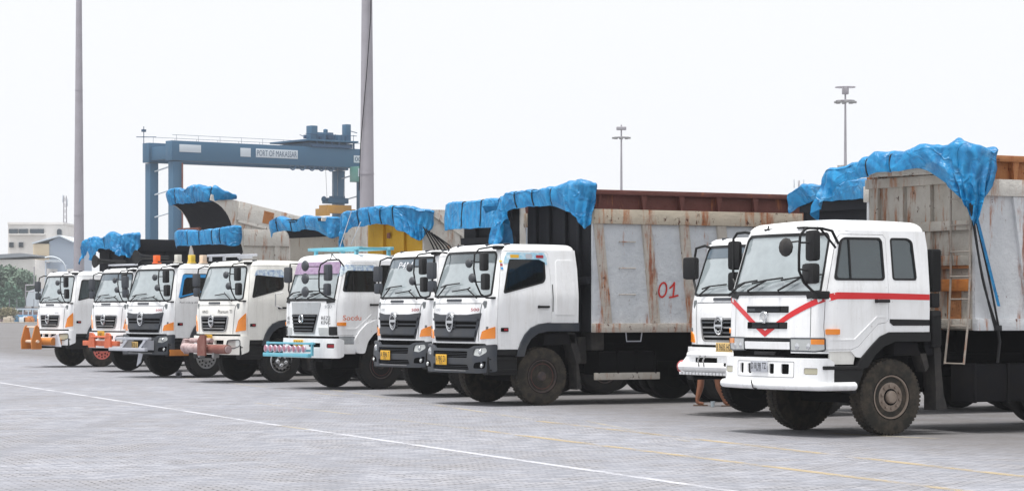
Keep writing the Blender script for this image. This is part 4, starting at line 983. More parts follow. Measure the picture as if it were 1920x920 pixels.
    for i in ties:
        q = row(i, .012)[int(V*.22):-1:3]
        part('strap', None, lambda mb: mb.tube(q, .012, 5) and None, 'rope', t)
    return t
def horn(mb, y, x0=-1.05, z=3.12): mb.lathe([(-.10, .19), (-.04, .15), (.02, .10), (.12, .06), (.55, .045), (.9, .04), (.92, .01)], (x0, y, z), 'x', 20); mb.lathe([(-.09, .17), (.0, .08), (.01, .01)], (x0, y, z), 'x', 20)
GRP = 'white tipper trucks parked side by side in a row'
def truck(O, label, yaw=0.0):
    return thing('tipper_truck', label, 'truck', (O[0], O[1], 0), TH+R(yaw), GRP)
def front_wheels(root, near, far='dark', rub='rubberb'):
    wheel(root, AX, -1.0, -1, near, True, rub); wheel(root, AX, 1.0, 1, far, True, rub)
def old_extras(root): pass
# ------------------------------------------------------------------ truck 9: nearest, right edge, red stripe
t9 = truck((4.82, 36.66), 'white truck with a red V stripe across its cab, nearest on the right', 0)
u_cab(t9, 'white', 'U9'); u_side_low(t9); u9_front(t9); intake(t9)
chassis(t9, (4.4, 5.7), 7.6); front_wheels(t9, 'tan', 'tan', 'rubber')
under_side(t9, (1.30, 3.2), .44, mat='wallk')
part('exhaust_can', None, lambda mb: (mb.lathe([(.95, .02), (.95, .07), (1.14, .075), (1.22, .06), (1.24, .01)], (.74, -1.05, 0), 'z', 16), mb.tube([(.74, -1.05, 1.0), (.78, -1.0, .8)], .05, 10), None)[2], 'flap', t9)
d9 = dump_body(t9, 1.28, 7.4, 1.46, 3.94, ('tb9s', 'tb9s', 'creamb', 'rustrail', 'tb9'), ribs=[(x, .28) for x in (1.93, 2.95, 4.05, 5.05, 6.05)], rib_slant=.28, band=(3.36, 3.60), rail=(3.60, 3.94), over=.62, over_n=.12, over_z=.2, frib=((.95, .35, -.28), (3.62, 2.95, 2.45, 1.55)))
for z, mt in ((2.10, 'orust'), (2.42, 'rustrail')): part('front_wall_patch', None, lambda mb: mb.box((1.245, -.86, z), (.06, .62, .17), .01) and None, mt, d9)
part('front_wall_patch', None, lambda mb: mb.box((1.27, -.80, 1.85), (.02, .30, .62)) and None, 'rustrail', d9)
def ladder(mb):
    for y in (-1.28, -.86): mb.tube([(1.16, y, 3.5), (1.16, y, 2.2), (1.12, y, 1.5), (1.05, y, .98)], .016, 6)
    for z in (3.32, 2.95, 2.57, 2.22, 1.9, 1.52, .99): mb.tube([(1.15 if z > 1.5 else 1.06, -1.28, z), (1.15 if z > 1.5 else 1.06, -.86, z)], .013, 6)
part('ladder', None, ladder, 'rustst', d9)
tarp('large blue tarpaulin bunched over the front corner of the nearest right truck body', t9,
     [(.66, 1.40, 3.72, .75), (.60, 1.24, 3.82, .62), (.62, 1.0, 3.86, .24), (.68, .4, 3.90, .20), (.78, -.2, 3.95, .20), (.90, -.7, 4.0, .24), (1.0, -.95, 4.03, .55), (1.08, -1.16, 4.02, .85), (1.22, -1.31, 4.0, .95), (1.40, -1.36, 3.98, .85), (1.55, -1.36, 3.98, .45)], 3.1, straps=(.33, .48), fold=1.3, flare=.10, gather=(1.08, -1.40, 3.18, .32, .62))
def straps9(mb):
    for k, (a, b, c) in enumerate((((1.08, -1.42, 3.22), (1.3, -1.38, 2.2), (1.62, -1.33, 1.48)), ((1.10, -1.42, 3.2), (1.45, -1.35, 2.2), (1.64, -1.33, 1.5)), ((1.05, -1.42, 3.24), (1.3, -1.36, 2.3), (1.58, -1.33, 1.47)))):
        mb.tube(catmull([Vector(a), Vector(b), Vector(c)], 6), .016, 6)
    mb.tube([(1.62, -1.33, 1.5), (1.66, -1.33, 1.3), (1.62, -1.33, 1.0)], .022, 6); mb.box((1.62, -1.34, 1.49), (.12, .04, .08), .01)
s_ = part('tie_strap', None, straps9, 'rope', t9)
part('blue_strip', None, lambda mb: mb.grid([[Vector((1.10+.50*t+dx, -1.43+.08*t, 3.15-1.35*t)) for dx in (0, .03, .055)] for t in [k/8 for k in range(9)]]) and None, 'tarp', t9)
# ------------------------------------------------------------------ truck 8: behind the striped one
t8 = truck((4.67, 43.13), 'white truck with a red-tipped white beam on its bumper', 0)
h_cab(t8, 'white', 'H', film='tint'); h_front_old(t8, 'O', tall=False, texts=[])
mirrors_h(t8, True, False)
part('mirror_arm', None, lambda mb: mb.tube([(-.98, .9, 2.80), (-1.0, 1.05, 2.84), (-1.05, 1.24, 2.80), (-1.07, 1.27, 2.6), (-1.1, 1.24, 2.25), (-1.15, 1.08, 2.05)], .022, 8) and None, 'black', t8)
part('mirror', None, lambda mb: mirror_head(mb, (-1.10, 1.33, 2.46), (.14, .28, .38), R(14), .05) and None, 'black', t8)
chassis(t8, (4.2, 5.5), 7.2); front_wheels(t8, 'dark')
wipers(t8, SH, 1.97, ((.75, .45, 2.13, .75, -.05), (-.2, -.5, 2.13, -.2, -.8)))
number_plate(t8, BH.at(-.25, 1.13, .03), .46, .16, 'B 9605 HC', 'platey')
def beam8(mb):
    mb.prism([(.66, .68), (.66, .86), (.40, 1.06), (-1.1, 1.06), (-1.1, .68)], 'x', -1.74, -1.56)
push = part('push_beam', None, beam8, 'white', t8)
part('beam_slot', None, lambda mb: mb.box((-1.743, -.1, .925), (.01, .62, .08), 0) and None, 'hole', push)
part('beam_tube', None, lambda mb: (mb.tube([(-1.77, .60, .81), (-1.77, -1.1, .81)], .075, 10), mb.tube([(-1.74, .42, 1.01), (-1.74, -1.1, 1.01)], .05, 8), None)[2], 'white', push)
part('beam_clamp', None, lambda mb: [mb.tube([(-1.80, y, 1.0), (-1.85, y-.01, .92), (-1.85, y-.03, .84), (-1.80, y-.04, .80)], .014, 6) for y in (.0, -.15)] and None, 'steel', push)
part('beam_chain_row', None, lambda mb: [mb.box((-1.77, .60-.1*k, .70), (.06, .07, .05), .015) for k in range(16)] and None, 'white', push)
part('beam_end_ball', None, lambda mb: (mb.ball((-1.66, .74, .80), .115, (.9, .8, 1)), mb.lathe([(-.05, .1), (.05, .1)], (-1.66, .68, .80), 'y', 16), None)[2], simple('faded_red_ball', '#b8565a', .5, dirt=.4), push)
text_part('beam_number', '6', lambda a, b: Vector((-1.746, .63-.11*a, .88-.0+.12*b-.13)), 'ink', push)
part('beam_mount', None, lambda mb: [mb.box((-1.5, y, .82), (.4, .12, .16)) for y in (-.6, .6)] and None, 'grim', push)
dump_body(t8, 1.2, 6.6, 1.4, 3.90, ('darkb', 'darkb', None, None, 'darkb'), ribs=[(2, .1), (3, .1), (4, .1)], over=.15, over_z=.4)
tarp('small blue tarpaulin end peeking out just left of the nearest truck body', t8, [(1.0, 1.36, 3.75, .30), (1.0, 1.0, 3.86, .26), (1.0, .5, 3.88, .25), (1.0, 0, 3.88, .25), (1.0, -.6, 3.88, .25), (1.0, -1.2, 3.88, .25)], 8.4, fold=1.2)
# ------------------------------------------------------------------ truck 7: middle, grey-white body marked 01
t7 = truck((0.1, 48.05), 'white truck whose rust-streaked grey body is marked 01 in red', 0)
h_cab(t7, 'white', 'H', film='tint7'); h_front_new(t7, 'N'); mirrors_h(t7)
S = SH
fl = spatch('window_sticker', 'st7', S, S.side(-1, [(-.90, 2.70), (-.93, 2.60), (-.85, 2.60), (-.82, 2.675), (-.20, 2.675), (-.075, 2.62), (-.075, 2.58), (-.03, 2.58), (-.03, 2.70), (-.08, 2.80), (-.85, 2.80)]), 'skyb', t7, (), .008)
spatch('sticker_patch', 'st7b', S, S.side(-1, [(-.80, 2.70), (-.62, 2.70), (-.62, 2.76), (-.80, 2.76)]), 'yellow', fl, (), .010)
spatch('sticker_patch', 'st7c', S, S.side(-1, rp([(-.26, 2.70), (-.10, 2.70), (-.10, 2.755), (-.26, 2.755)], .02)), 'redtxt', fl, (), .010)
spatch('sticker_patch', 'st7d', S, S.side(-1, rp([(-.48, 2.685), (-.34, 2.685), (-.34, 2.775), (-.48, 2.775)], .03)), 'plate', fl, (), .010)
for k, mt in enumerate(('beacony', 'redtxt', 'bluetrim')): spatch('sticker_dot', 'std%d' % k, S, S.side(-1, [(-.98, 2.62-.065*k), (-.945, 2.62-.065*k), (-.945, 2.655-.065*k), (-.98, 2.655-.065*k)]), mt, fl, (), .010)
wipers(t7, SH, 1.96, ((.72, .40, 2.20, .70, -.10), (-.75, -.45, 2.12, .1, -.5)))
number_plate(t7, BH.at(.17, .84, .03), .42, .19, 'A 9843 ZA', 'yellow', 'ink', '05.23')
chassis(t7, (3.9, 5.2), 7.0); front_wheels(t7, 'dark', 'dark', 'rubber')
under_side(t7, (1.03, 2.36), .56, plank=True)
part('hydraulic_tank', None, lambda mb: (mb.box((1.1, -.9, 1.17), (.28, .4, .34), .03), mb.box((.85, -.7, 1.0), (.2, .5, .5), .03), None)[2], 'flap', t7)
d7 = dump_body(t7, .90, 6.4, 1.34, 3.98, ('b01', 'b01rib', 'b01band', 'b01rail', 'darkb'), ribs=[(.91, .18)]+[(x, .20) for x in (1.95, 2.79, 3.64, 4.48, 5.33)], rib_slant=.20, band=(3.35, 3.62), rail=(3.62, 3.98), over=.45, over_n=.15, over_z=.2, frib=((.8, .3, -.3, -.8), (2.3,)))
def zero(mb):
    q = [Vector((2.43+.085*math.cos(a)+.02*math.sin(a), -1.262, 2.13+.135*math.sin(a))) for a in [2*PI*k/20+.4 for k in range(22)]]; ribbon(mb, q, .036)
def ribbon(mb, q, wd):
    rows = []
    for i, p in enumerate(q):
        t = (q[min(i+1, len(q)-1)]-q[max(0, i-1)]).normalized(); n = Vector((-t.z, 0, t.x))*wd/2; rows.append([p-n, p+n])
    mb.grid(rows)
part('spray_digit', None, lambda mb: zero(mb), 'spray', d7)
def one(mb):
    y = -1.262; ribbon(mb, [Vector(p) for p in ((2.58, y, 2.16), (2.64, y, 2.20), (2.69, y, 2.27))], .034); ribbon(mb, [Vector(p) for p in ((2.69, y-.001, 2.28), (2.68, y-.001, 2.15), (2.66, y-.001, 2.01))], .038); ribbon(mb, [Vector(p) for p in ((2.57, y-.002, 1.99), (2.66, y-.002, 2.0), (2.78, y-.002, 2.03))], .032)
part('spray_digit', None, one, 'spray', d7)
def grabs(mb):
    for z in (3.02, 2.53, 2.04): mb.tube([(1.47, -1.25, z), (1.47, -1.30, z), (1.80, -1.30, z), (1.80, -1.25, z)], .012, 6)
part('grab_handle', None, grabs, 'b01rib', d7)
part('step_bracket', None, lambda mb: mb.tube([(1.61, -1.26, 1.36), (1.63, -1.26, 1.17), (1.94, -1.26, 1.17), (1.97, -1.26, 1.36)], .013, 6) and None, 'plate', d7)
tarp('blue tarpaulin draped over the front edge of the body marked 01', t7,
     [(.62, 1.58, 3.70, .75), (.46, 1.45, 3.86, .86), (.40, 1.20, 3.92, .90), (.38, .95, 3.95, .34), (.40, .5, 3.97, .26), (.46, 0, 3.99, .26), (.54, -.5, 4.0, .28), (.60, -.8, 4.02, .42), (.66, -1.08, 4.03, .62), (.76, -1.26, 4.02, .66), (.92, -1.30, 4.0, .62)], 5.7, straps=(.32, .5, .68), fold=1.15, gather=(.62, -1.30, 3.42, .55, .6))
# ------------------------------------------------------------------ truck 6
t6 = truck((-1.17, 52.76), 'white truck with a dark bumper and letters across its windscreen top', 0)
h_cab(t6, 'white', 'H', film='tint'); h_front_new(t6, 'N'); mirrors_h(t6)
stext('windscreen_text', 'P4N', SH, .35, -.25, 2.60, 2.73, 'whitetxt', t6, .0, .02)
wipers(t6, SH, 1.96, ((.72, .40, 2.20, .70, -.10), (-.75, -.45, 2.12, .1, -.5)))
number_plate(t6, BH.at(.17, .84, .03), .42, .19, 'A 9846 T', 'yellow', 'ink', '04.22')
chassis(t6, (2.9, 4.2), 6.2); front_wheels(t6, 'dark'); under_side(t6, (1.12, 2.3), .52)
dump_body(t6, .85, 6.2, 1.4, 3.92, ('creamb', 'greyb', None, None, 'darkb'), ribs=[(x, .14) for x in (1.7, 2.6, 3.5, 4.4, 5.3)], over=.35, over_z=.3, frib=((.6, 0, -.6), (3.2,)), inner='darkb')
tarp('neat flat blue tarpaulin hanging beside the one on body 01, to its left', t6, [(.52, 1.27, 3.98, .52), (.51, .9, 3.99, .52), (.5, .3, 3.99, .52), (.5, -.3, 3.99, .52), (.51, -.9, 3.99, .52), (.52, -1.3, 3.98, .5)], 2.2, neat=.85, straps=(.3, .62), puff=.03)
# ------------------------------------------------------------------ truck 5: purple visor film, turquoise rack
t5 = truck((-3.43, 57.71), 'white truck with purple film across its windscreen top and a turquoise roof rack', 4.5)
u_cab(t5, 'white', 'U5', quarter=True, side_gl='sg', film='purple'); u_side_low(t5, key='U5')
S = SU
gp = spatch('grille_panel', 'u5gp', S, rp([(-.66, 1.92), (.66, 1.92), (.46, 1.22), (-.46, 1.22)], .04), 'grey', t5, (), .01, .03)
spatch('grille_frame', 'u5gf', S, rp([(-.585, 1.67), (.585, 1.67), (.44, 1.25), (-.44, 1.25)], .03), 'steel', gp, (), .018, .03)
spatch('grille', 'u5g', S, rp([(-.56, 1.655), (.56, 1.655), (.42, 1.27), (-.42, 1.27)], .03), 'hole', gp, (), .024, .02)
for k, z in enumerate((1.61, 1.53, 1.45, 1.37, 1.30)):
    a = .40+.14*(z-1.27)/.38; spatch('grille_bar', 'u5gb%d' % k, S, [(-a, z), (a, z), (a, z+.03), (-a, z+.03)], 'dark', gp, (), .045, .03)
small_emblem(t5, S, 0, 1.56, .085, .065)
stext('badge_text', 'SGD', S, -.78, -1.0, 1.80, 1.86, 'greytxt', t5)
stext('sticker_text', 'REZ2', S, -.68, -.96, 1.54, 1.62, 'ink', t5); stext('sticker_text', 'KING', S, -.68, -.96, 1.44, 1.52, 'ink', t5)
stext('sticker_text', 'ABU', S, 1.0, .78, 1.54, 1.61, 'ink', t5); stext('sticker_text', 'RMS', S, 1.0, .78, 1.44, 1.51, 'ink', t5)
for sg in (-1, 1):
    spatch('headlight', 'u5hl%d' % sg, S, rp([(sg*.62, 1.20), (sg*.60, 1.37), (sg*.92, 1.37), (sg*.92, 1.20)], .02), 'lens', t5, (), .014, .03)
    spatch('corner_lamp_block', 'u5cl%d' % sg, S, rp([(sg*.93, 1.20), (sg*.93, 1.39), (sg*1.16, 1.39), (sg*1.16, 1.20)], .015), 'black', t5, (), .012, .03)
B = BU
bo = rp([(-1.40, .74), (-1.40, 1.09), (-1.30, 1.13), (1.30, 1.13), (1.40, 1.09), (1.40, .74), (1.3, .70), (-1.3, .70)], .03)
sl = [rp([(.30, .94), (.72, .94), (.72, 1.03), (.30, 1.03)], .02), rp([(-.72, .94), (-.30, .94), (-.30, 1.03), (-.72, 1.03)], .02)]
fg = [rp([(sg*.92, .92), (sg*1.16, .92), (sg*1.16, 1.02), (sg*.92, 1.02)], .02) for sg in (-1, 1)]
b5 = spatch('bumper', 'u5bu', B, bo, 'white', t5, sl+fg, 0, .07)
spatch('bumper_back', 'u5bb', B, [(-1.25, .80), (1.25, .80), (1.25, 1.08), (-1.25, 1.08)], 'hole', b5, (), -.022)
for i, h in enumerate(fg): spatch('fog_light', 'u5fg%d' % i, B, inset(h, .02), 'redtxt', t5, (), -.02, .01)
number_plate(t5, B.at(.12, 1.0, .02), .42, .19, 'A 9612 S', 'yellow', 'ink', '11.24')
lb = part('lamp_bar', None, lambda mb: (mb.box((-1.78, .17, .76), (.10, 2.05, .085), .008), mb.box((-1.72, .1, 1.02), (.06, 2.1, .045), .006), mb.box((-1.72, 1.16, .9), (.05, .05, .3)), mb.box((-1.72, -.86, .9), (.05, .05, .3)), mb.box((-1.65, .8, .86), (.2, .05, .05)), mb.box((-1.65, -.5, .86), (.2, .05, .05)), None)[6], 'turq', t5)
for k in range(10):
    y = 1.08-.215*k
    if k == 9: continue
    part('round_lamp', 'rlamp', lambda mb: mb.lathe([(-.035, .02), (-.03, .055), (-.02, .068)], (0, 0, 0), 'x', 20) and None, 'lampred', lb).location = (-1.80, y, .90)
    part('lamp_rim', 'lrim', lambda mb: mb.lathe([(-.02, .067), (-.028, .075), (-.015, .082), (.02, .07), (.03, .02)], (0, 0, 0), 'x', 20, False) and None, 'platel', lb).location = (-1.80, y, .90)
rk = part('roof_rack', None, lambda mb: (mb.box((-.62, .05, 3.12), (.10, 2.3, .07), .01), mb.box((.15, .0, 3.12), (.10, 2.3, .07), .01), mb.box((-.23, -.98, 3.115), (.7, .07, .06), .01), mb.box((-.23, .95, 3.115), (.7, .07, .06), .01), mb.box((-.62, -.9, 3.04), (.07, .07, .12)), mb.box((-.62, .9, 3.04), (.07, .07, .12)), mb.box((.15, -1.0, 3.0), (.07, .07, .22)), mb.box((.15, 1.0, 3.0), (.07, .07, .2)), None)[8], 'turq', t5)
part('mirror_arm', None, lambda mb: (mb.tube([(-1.05, -1.08, 2.72), (-1.2, -1.12, 2.86), (-1.5, -1.15, 2.84), (-1.68, -1.16, 2.74), (-1.72, -1.16, 2.6), (-1.72, -1.16, 2.25), (-1.70, -1.16, 2.15), (-1.55, -1.16, 2.05), (-1.3, -1.14, 1.98)], .018, 8), mb.tube([(-1.25, -.85, 2.86), (-1.36, -1.1, 2.98), (-1.22, -1.13, 2.84)], .012, 6), [mb.tube([(-1.72, -1.16, z), (-1.82, -.88, z)], .011, 6) for z in (2.70, 2.44, 2.17)], [mb.tube([(-1.72, -1.16, z), (-1.55, -1.26, z)], .011, 6) for z in (2.55, 2.22)], None)[4], 'black', t5)
for z in (2.72, 2.44, 2.15): part('round_mirror', 'rm5', lambda mb: mb.ball((0, 0, 0), .15, (.35, 1, .82)) and None, 'dark', t5).location = (-1.86, -.80, z)
part('mirror', None, lambda mb: mirror_head(mb, (-1.56, -1.28, 2.57), (.12, .32, .36), R(-10), .05) and None, 'dark', t5)
part('mirror', None, lambda mb: mirror_head(mb, (-1.57, -1.26, 2.20), (.12, .26, .27), R(-10), .05) and None, 'dark', t5)
part('mirror', None, lambda mb: mirror_head(mb, (-1.12, 1.30, 2.55), (.12, .2, .36), R(16), .05) and None, 'dark', t5)
part('mirror_arm', None, lambda mb: mb.tube([(-1.0, 1.0, 2.8), (-1.1, 1.24, 2.8), (-1.14, 1.24, 2.2), (-1.15, 1.1, 2.0)], .018, 8) and None, 'black', t5)
part('grab_rail', None, lambda mb: mb.tube([(-1.36, 1.12, 2.15), (-1.5, 1.2, 2.12), (-1.5, 1.2, 1.85), (-1.38, 1.1, 1.8)], .014, 6) and None, 'steel', t5)
spatch('window_sticker', 'st5', SU, SU.side(-1, [(-1.10, 2.70), (-1.14, 2.50), (-1.10, 2.50), (-.98, 2.62), (-.30, 2.62), (-.30, 2.74), (-1.0, 2.745)]), 'stick', t5, (), .008)
stext('door_text', 'Socdu', SU, SU.sx(-1, -1.14, 1.6), SU.sx(-1, -.68, 1.6), 1.53, 1.64, 'orgtxt', t5)
wipers(t5, SU, 1.985, ((.95, .6, 2.12, .9, .25), (.4, .0, 2.12, .35, -.3), (-.2, -.6, 2.12, -.25, -.9)))
chassis(t5, (3.4, 4.7), 6.6); front_wheels(t5, 'dark'); under_side(t5, (1.1, 2.2), .55)
part('frame_side_box', None, lambda mb: mb.box((-.95, -.85, .62), (.8, .4, .3), .03) and None, 'grim', t5)
d5 = dump_body(t5, .92, 6.4, 1.45, 4.0, ('creamb', 'creamb', None, None, 'yellowb'), ribs=[(x, .14) for x in (1.7, 2.6, 3.5, 4.4, 5.3)], over=.55, over_n=.2, over_z=.18, wd=2.5, frib=((.45, -.45), ()))
part('body_brace', None, lambda mb: mb.prism([(.95, 3.95), (1.1, 4.0), (2.6, 3.2), (2.6, 3.0)], 'y', -1.33, -1.29) and None, 'creamb', d5)
part('front_wall_sign', None, lambda mb: mb.box((.875, .2, 3.45), (.01, .14, .12)) and None, 'rustp', d5)
tarp('blue tarpaulin over the yellow body with black straps at its right end', t5, [(.42, 1.42, 3.75, .70), (.36, 1.30, 3.92, .60), (.34, 1.0, 3.98, .34), (.36, .5, 4.0, .32), (.42, 0, 4.02, .32), (.50, -.45, 4.05, .36), (.60, -.85, 4.06, .52), (.72, -1.12, 4.04, .66), (.9, -1.30, 4.0, .66), (1.12, -1.32, 3.94, .36)], 9.3, straps=(.28, .42, .55, .68), fold=1.2, gather=(.78, -1.30, 3.42, .5, .6))
def ropes5(mb):
    for k in range(6): mb.tube([(.80+.07*k, -1.42, 3.6-.04*k), (1.05+.09*k, -1.40, 3.2), (1.3+.12*k, -1.36, 2.78)], .017, 5)
part('tie_strap', None, ropes5, 'rope', t5)
part('tie_rope', None, lambda mb: (mb.tube([(.22, .75, 4.0), (.05, .98, 3.2)], .01, 5), mb.tube([(.2, .3, 3.75), (.3, .9, 3.25)], .01, 5), None)[2], 'plate', t5)
# ------------------------------------------------------------------ truck 4: pipe bumper
t4 = truck((-6.17, 63.25), 'x', 6)
t4['label'] = 'off-white truck with a rusty brown pipe beam across its bumper'
h_cab(t4, 'cream', 'H'); h_front_old(t4, 'O', 'cream', texts=[('maker_text', 'HINO', .62, .26, 1.68, 1.75, 'ink'), ('badge_text', 'Phantom TI', -.24, -.80, 1.68, 1.76, 'ink')])
mirrors_h(t4)
spatch('window_sticker', 'st4', SH, SH.side(-1, [(-.84, 2.68), (-.88, 2.58), (-.80, 2.60), (-.14, 2.55), (-.06, 2.55), (-.06, 2.69), (-.12, 2.73), (-.80, 2.73)]), 'stick', t4, (), .008)
spatch('window_curtain', 'cur4', SH, SH.side(-1, [(-1.0, 2.08), (-.84, 2.64), (-.72, 2.64), (-.80, 2.3), (-.88, 2.1)]), simple('pale_green_curtain', '#b9c4a0', .8), t4, (), -.03)
wipers(t4, SH, 1.96, ((-.75, -.45, 2.14, .0, -.4),))
number_plate(t4, BH.at(.0, 1.09, .03), .36, .14, 'A 9577 U', 'yellow')
pb = part('pipe_bumper', None, lambda mb: (mb.tube([(-1.78, -1.45, .82), (-1.78, -.38, .82)], .11, 16), None)[1], 'rustp', t4)
part('pipe_section', None, lambda mb: (mb.tube([(-1.78, -.38, .82), (-1.78, .72, .84)], .115, 16), mb.tube([(-1.66, .62, 1.02), (-1.66, -.45, 1.02)], .06, 10), mb.prism([(.70, .68), (.90, .86), (.75, 1.06), (.65, 1.04)], 'x', -1.8, -1.66), None)[3], 'pinkp', pb)
part('pipe_end', None, lambda mb: mb.tube([(-1.78, -1.445, .82), (-1.78, -1.49, .82)], .085, 14) and None, 'pinkp', pb)
part('push_plate', None, lambda mb: (mb.prism([(-.28, .66), (-.28, 1.02), (-.42, 1.16), (-.66, 1.16), (-.66, .66)], 'x', -1.97, -1.92), mb.box((-1.6, -.46, .82), (.5, .2, .2)), None)[2], 'rustp', pb)
part('pipe_bracket', None, lambda mb: [mb.box((-1.78, y, .67), (.16, .1, .12), .02) for y in (-.15, -.85)] and None, 'steel', pb)
part('roof_rack', None, lambda mb: (mb.box((-.95, .25, 3.10), (.05, 1.6, .06), .01), mb.box((-.5, .2, 3.10), (.05, 1.6, .06), .01), [mb.box((-.9, y, 3.03), (.06, .06, .12)) for y in (-.5, .3, 1.0)], mb.box((-.8, -.55, 3.06), (.4, .05, .1), .01), None)[4], 'plate', t4)
chassis(t4, (3.4, 4.7), 6.5); front_wheels(t4, 'hub'); under_side(t4, (1.1, 2.2), .55)
dump_body(t4, 1.50, 6.2, 1.45, 4.02, ('creamb', 'creamb', None, None, 'greyb'), ribs=[(x, .14) for x in (1.9, 2.8, 3.7, 4.6, 5.5)], over=.55, prow=True, prow_h=.42, inner='darkb')
tarp('low blue tarpaulin over the stained grey body left of the yellow one', t4, [(1.08, 1.38, 3.90, .30), (1.0, 1.2, 3.98, .27), (1.0, .7, 4.02, .26), (1.0, .1, 4.0, .26), (1.0, -.5, 4.02, .26), (1.02, -1.0, 4.0, .28), (1.2, -1.3, 3.98, .45), (1.5, -1.32, 3.96, .3)], 11.9, straps=(.15, .38, .62), fold=1.0)
# ------------------------------------------------------------------ truck 3: roof beacons
t3 = truck((-8.59, 67.75), 'white truck with four square beacons on its roof and white bars on its bumper', 9)
h_cab(t3, 'white', 'H'); h_front_new(t3, 'N'); mirrors_h(t3, True, True)
for b_, y, x, mt in ((0, .06, -.90, 'beacono'), (1, -.95, -.86, 'beaconw'), (2, -.95, -.45, 'beacony'), (3, -.95, -.1, 'beaconp')):
    part('beacon', None, lambda mb: (mb.box((x, y, 3.10), (.13, .17, .19), .015), mb.box((x, y, 2.99), (.17, .2, .03), .01), None)[2], mt, t3)
part('roof_horn', None, lambda mb: (horn(mb, .80, -1.0, 3.16), None)[1], 'black', t3)
part('beacon_bar', None, lambda mb: mb.tube([(-.9, .85, 3.02), (-.9, -.95, 3.02)], .02, 6) and None, 'black', t3)
spatch('window_trim_film', 'st3', SH, SH.side(-1, inset([(-1.03, 2.045), (-.86, 2.66), (-.80, 2.70), (-.11, 2.70), (-.075, 2.62), (-.075, 2.33), (-.12, 2.25)], .02)), 'bluetrim', t3, [SH.side(-1, [(-.90, 2.13), (-.80, 2.54), (-.72, 2.60), (-.12, 2.60), (-.10, 2.33), (-.16, 2.28)])], .008)
stext('door_text', 'Putri sulung abadi', SH, SH.sx(-1, -.98, 1.9), SH.sx(-1, -.38, 1.9), 1.93, 1.975, 'ink', t3)
part('paper_sheet', None, lambda mb: mb.box((-1.2, .02, 2.03), (.03, .3, .16), 0, Matrix.Rotation(R(20), 3, 'X')) and None, 'whitetxt', t3)
wipers(t3, SH, 1.96, ((.72, .40, 2.14, .70, -.10), (-.75, -.45, 2.08, .1, -.5)))
sb = part('steel_step_bars', None, lambda mb: (mb.box((-1.82, -.04, .74), (.10, 1.85, .085), .008), mb.box((-1.72, -.12, 1.02), (.10, 1.72, .065), .008), mb.bar((-1.82, .35, .74), (-1.72, .12, 1.02), .06), mb.bar((-1.82, -.6, .74), (-1.72, -.82, 1.02), .06), mb.box((-1.6, .3, .85), (.3, .06, .25)), mb.box((-1.6, -.7, .85), (.3, .06, .25)), None)[6], 'plate', t3)
number_plate(t3, BH.at(.17, .84, .03), .42, .19, 'A 9120 K', 'platey')
part('bent_flap', None, lambda mb: mb.prism([(-.20, .64), (-.40, .62), (-.30, .40), (-.10, .30)], 'x', -1.60, -1.58) and None, 'plate', t3)
chassis(t3, (3.4, 4.7), 6.5); front_wheels(t3, 'chrome'); under_side(t3, (1.1, 2.2), .55)
part('wheel_step', None, lambda mb: mb.box((-.98, -1.19, .66), (.55, .06, .16), .01) and None, 'tanp', t3)
dump_body(t3, .95, 6.3, 1.45, 3.88, ('creamb', 'creamb', 'creamb', None, 'darkb'), ribs=[(x, .16) for x in (1.9, 2.8, 3.7, 4.6, 5.5)], band=(3.45, 3.88), over=.5, prow=True, prow_h=.6)
for z in (2.95, 2.2): part('side_ledge', None, lambda mb: mb.box((3.6, -1.27, z), (5.2, .07, .09), .01) and None, 'creamb', [c for c in t3.children if c.name.startswith('dump_body')][0])
tarp('narrow blue tarpaulin across the lower body above the beacon truck', t3, [(.50, 1.32, 3.80, .36), (.42, 1.15, 3.84, .34), (.42, .6, 3.84, .34), (.42, 0, 3.84, .34), (.42, -.6, 3.85, .34), (.44, -1.05, 3.88, .38), (.6, -1.30, 3.92, .48), (.8, -1.33, 3.9, .40)], 4.9, neat=.35, straps=(.25, .45, .68, .8), fold=.9)
# ------------------------------------------------------------------ truck 2: partly hidden, horns
t2 = truck((-10.54, 74.07), 'white truck with a salmon coupling bracket and a big black roof horn', 6.5)
h_cab(t2, 'white', 'H', film='tint'); h_front_old(t2, 'O', 'white', texts=[]); mirrors_h(t2)
number_plate(t2, BH.at(-.02, 1.06, .03), .42, .2, 'A 9401 L', 'yellow')
wipers(t2, SH, 1.96, ((.72, .40, 2.16, .70, -.10), (-.75, -.45, 2.12, .1, -.5)))
part('roof_horn', None, lambda mb: (horn(mb, .95, -1.12, 3.17), mb.box((-.6, .95, 3.04), (.1, .1, .14)), None)[2], 'black', t2)
part('roof_bar', None, lambda mb: mb.box((-.75, .1, 3.06), (.08, 1.7, .05), .01) and None, 'plate', t2)
cb = part('coupling_bracket', None, lambda mb: (mb.box((-1.72, -.45, .82), (.09, 2.15, .14), .01), [mb.prism([(y-.2, .70), (y-.17, 1.05), (y-.05, 1.12), (y+.10, 1.12), (y+.18, .82), (y+.18, .70)], 'x', -1.82, -1.77) for y in (-.02, -1.02)], mb.tube([(-1.8, 0, 1.0), (-1.8, -1.0, 1.0)], .03, 8), mb.box((-1.6, -.5, .8), (.3, .3, .12)), None)[4], 'salmon', t2)
chassis(t2, (3.4, 4.7), 6.5); front_wheels(t2, 'dark'); under_side(t2, (1.1, 2.2), .55)
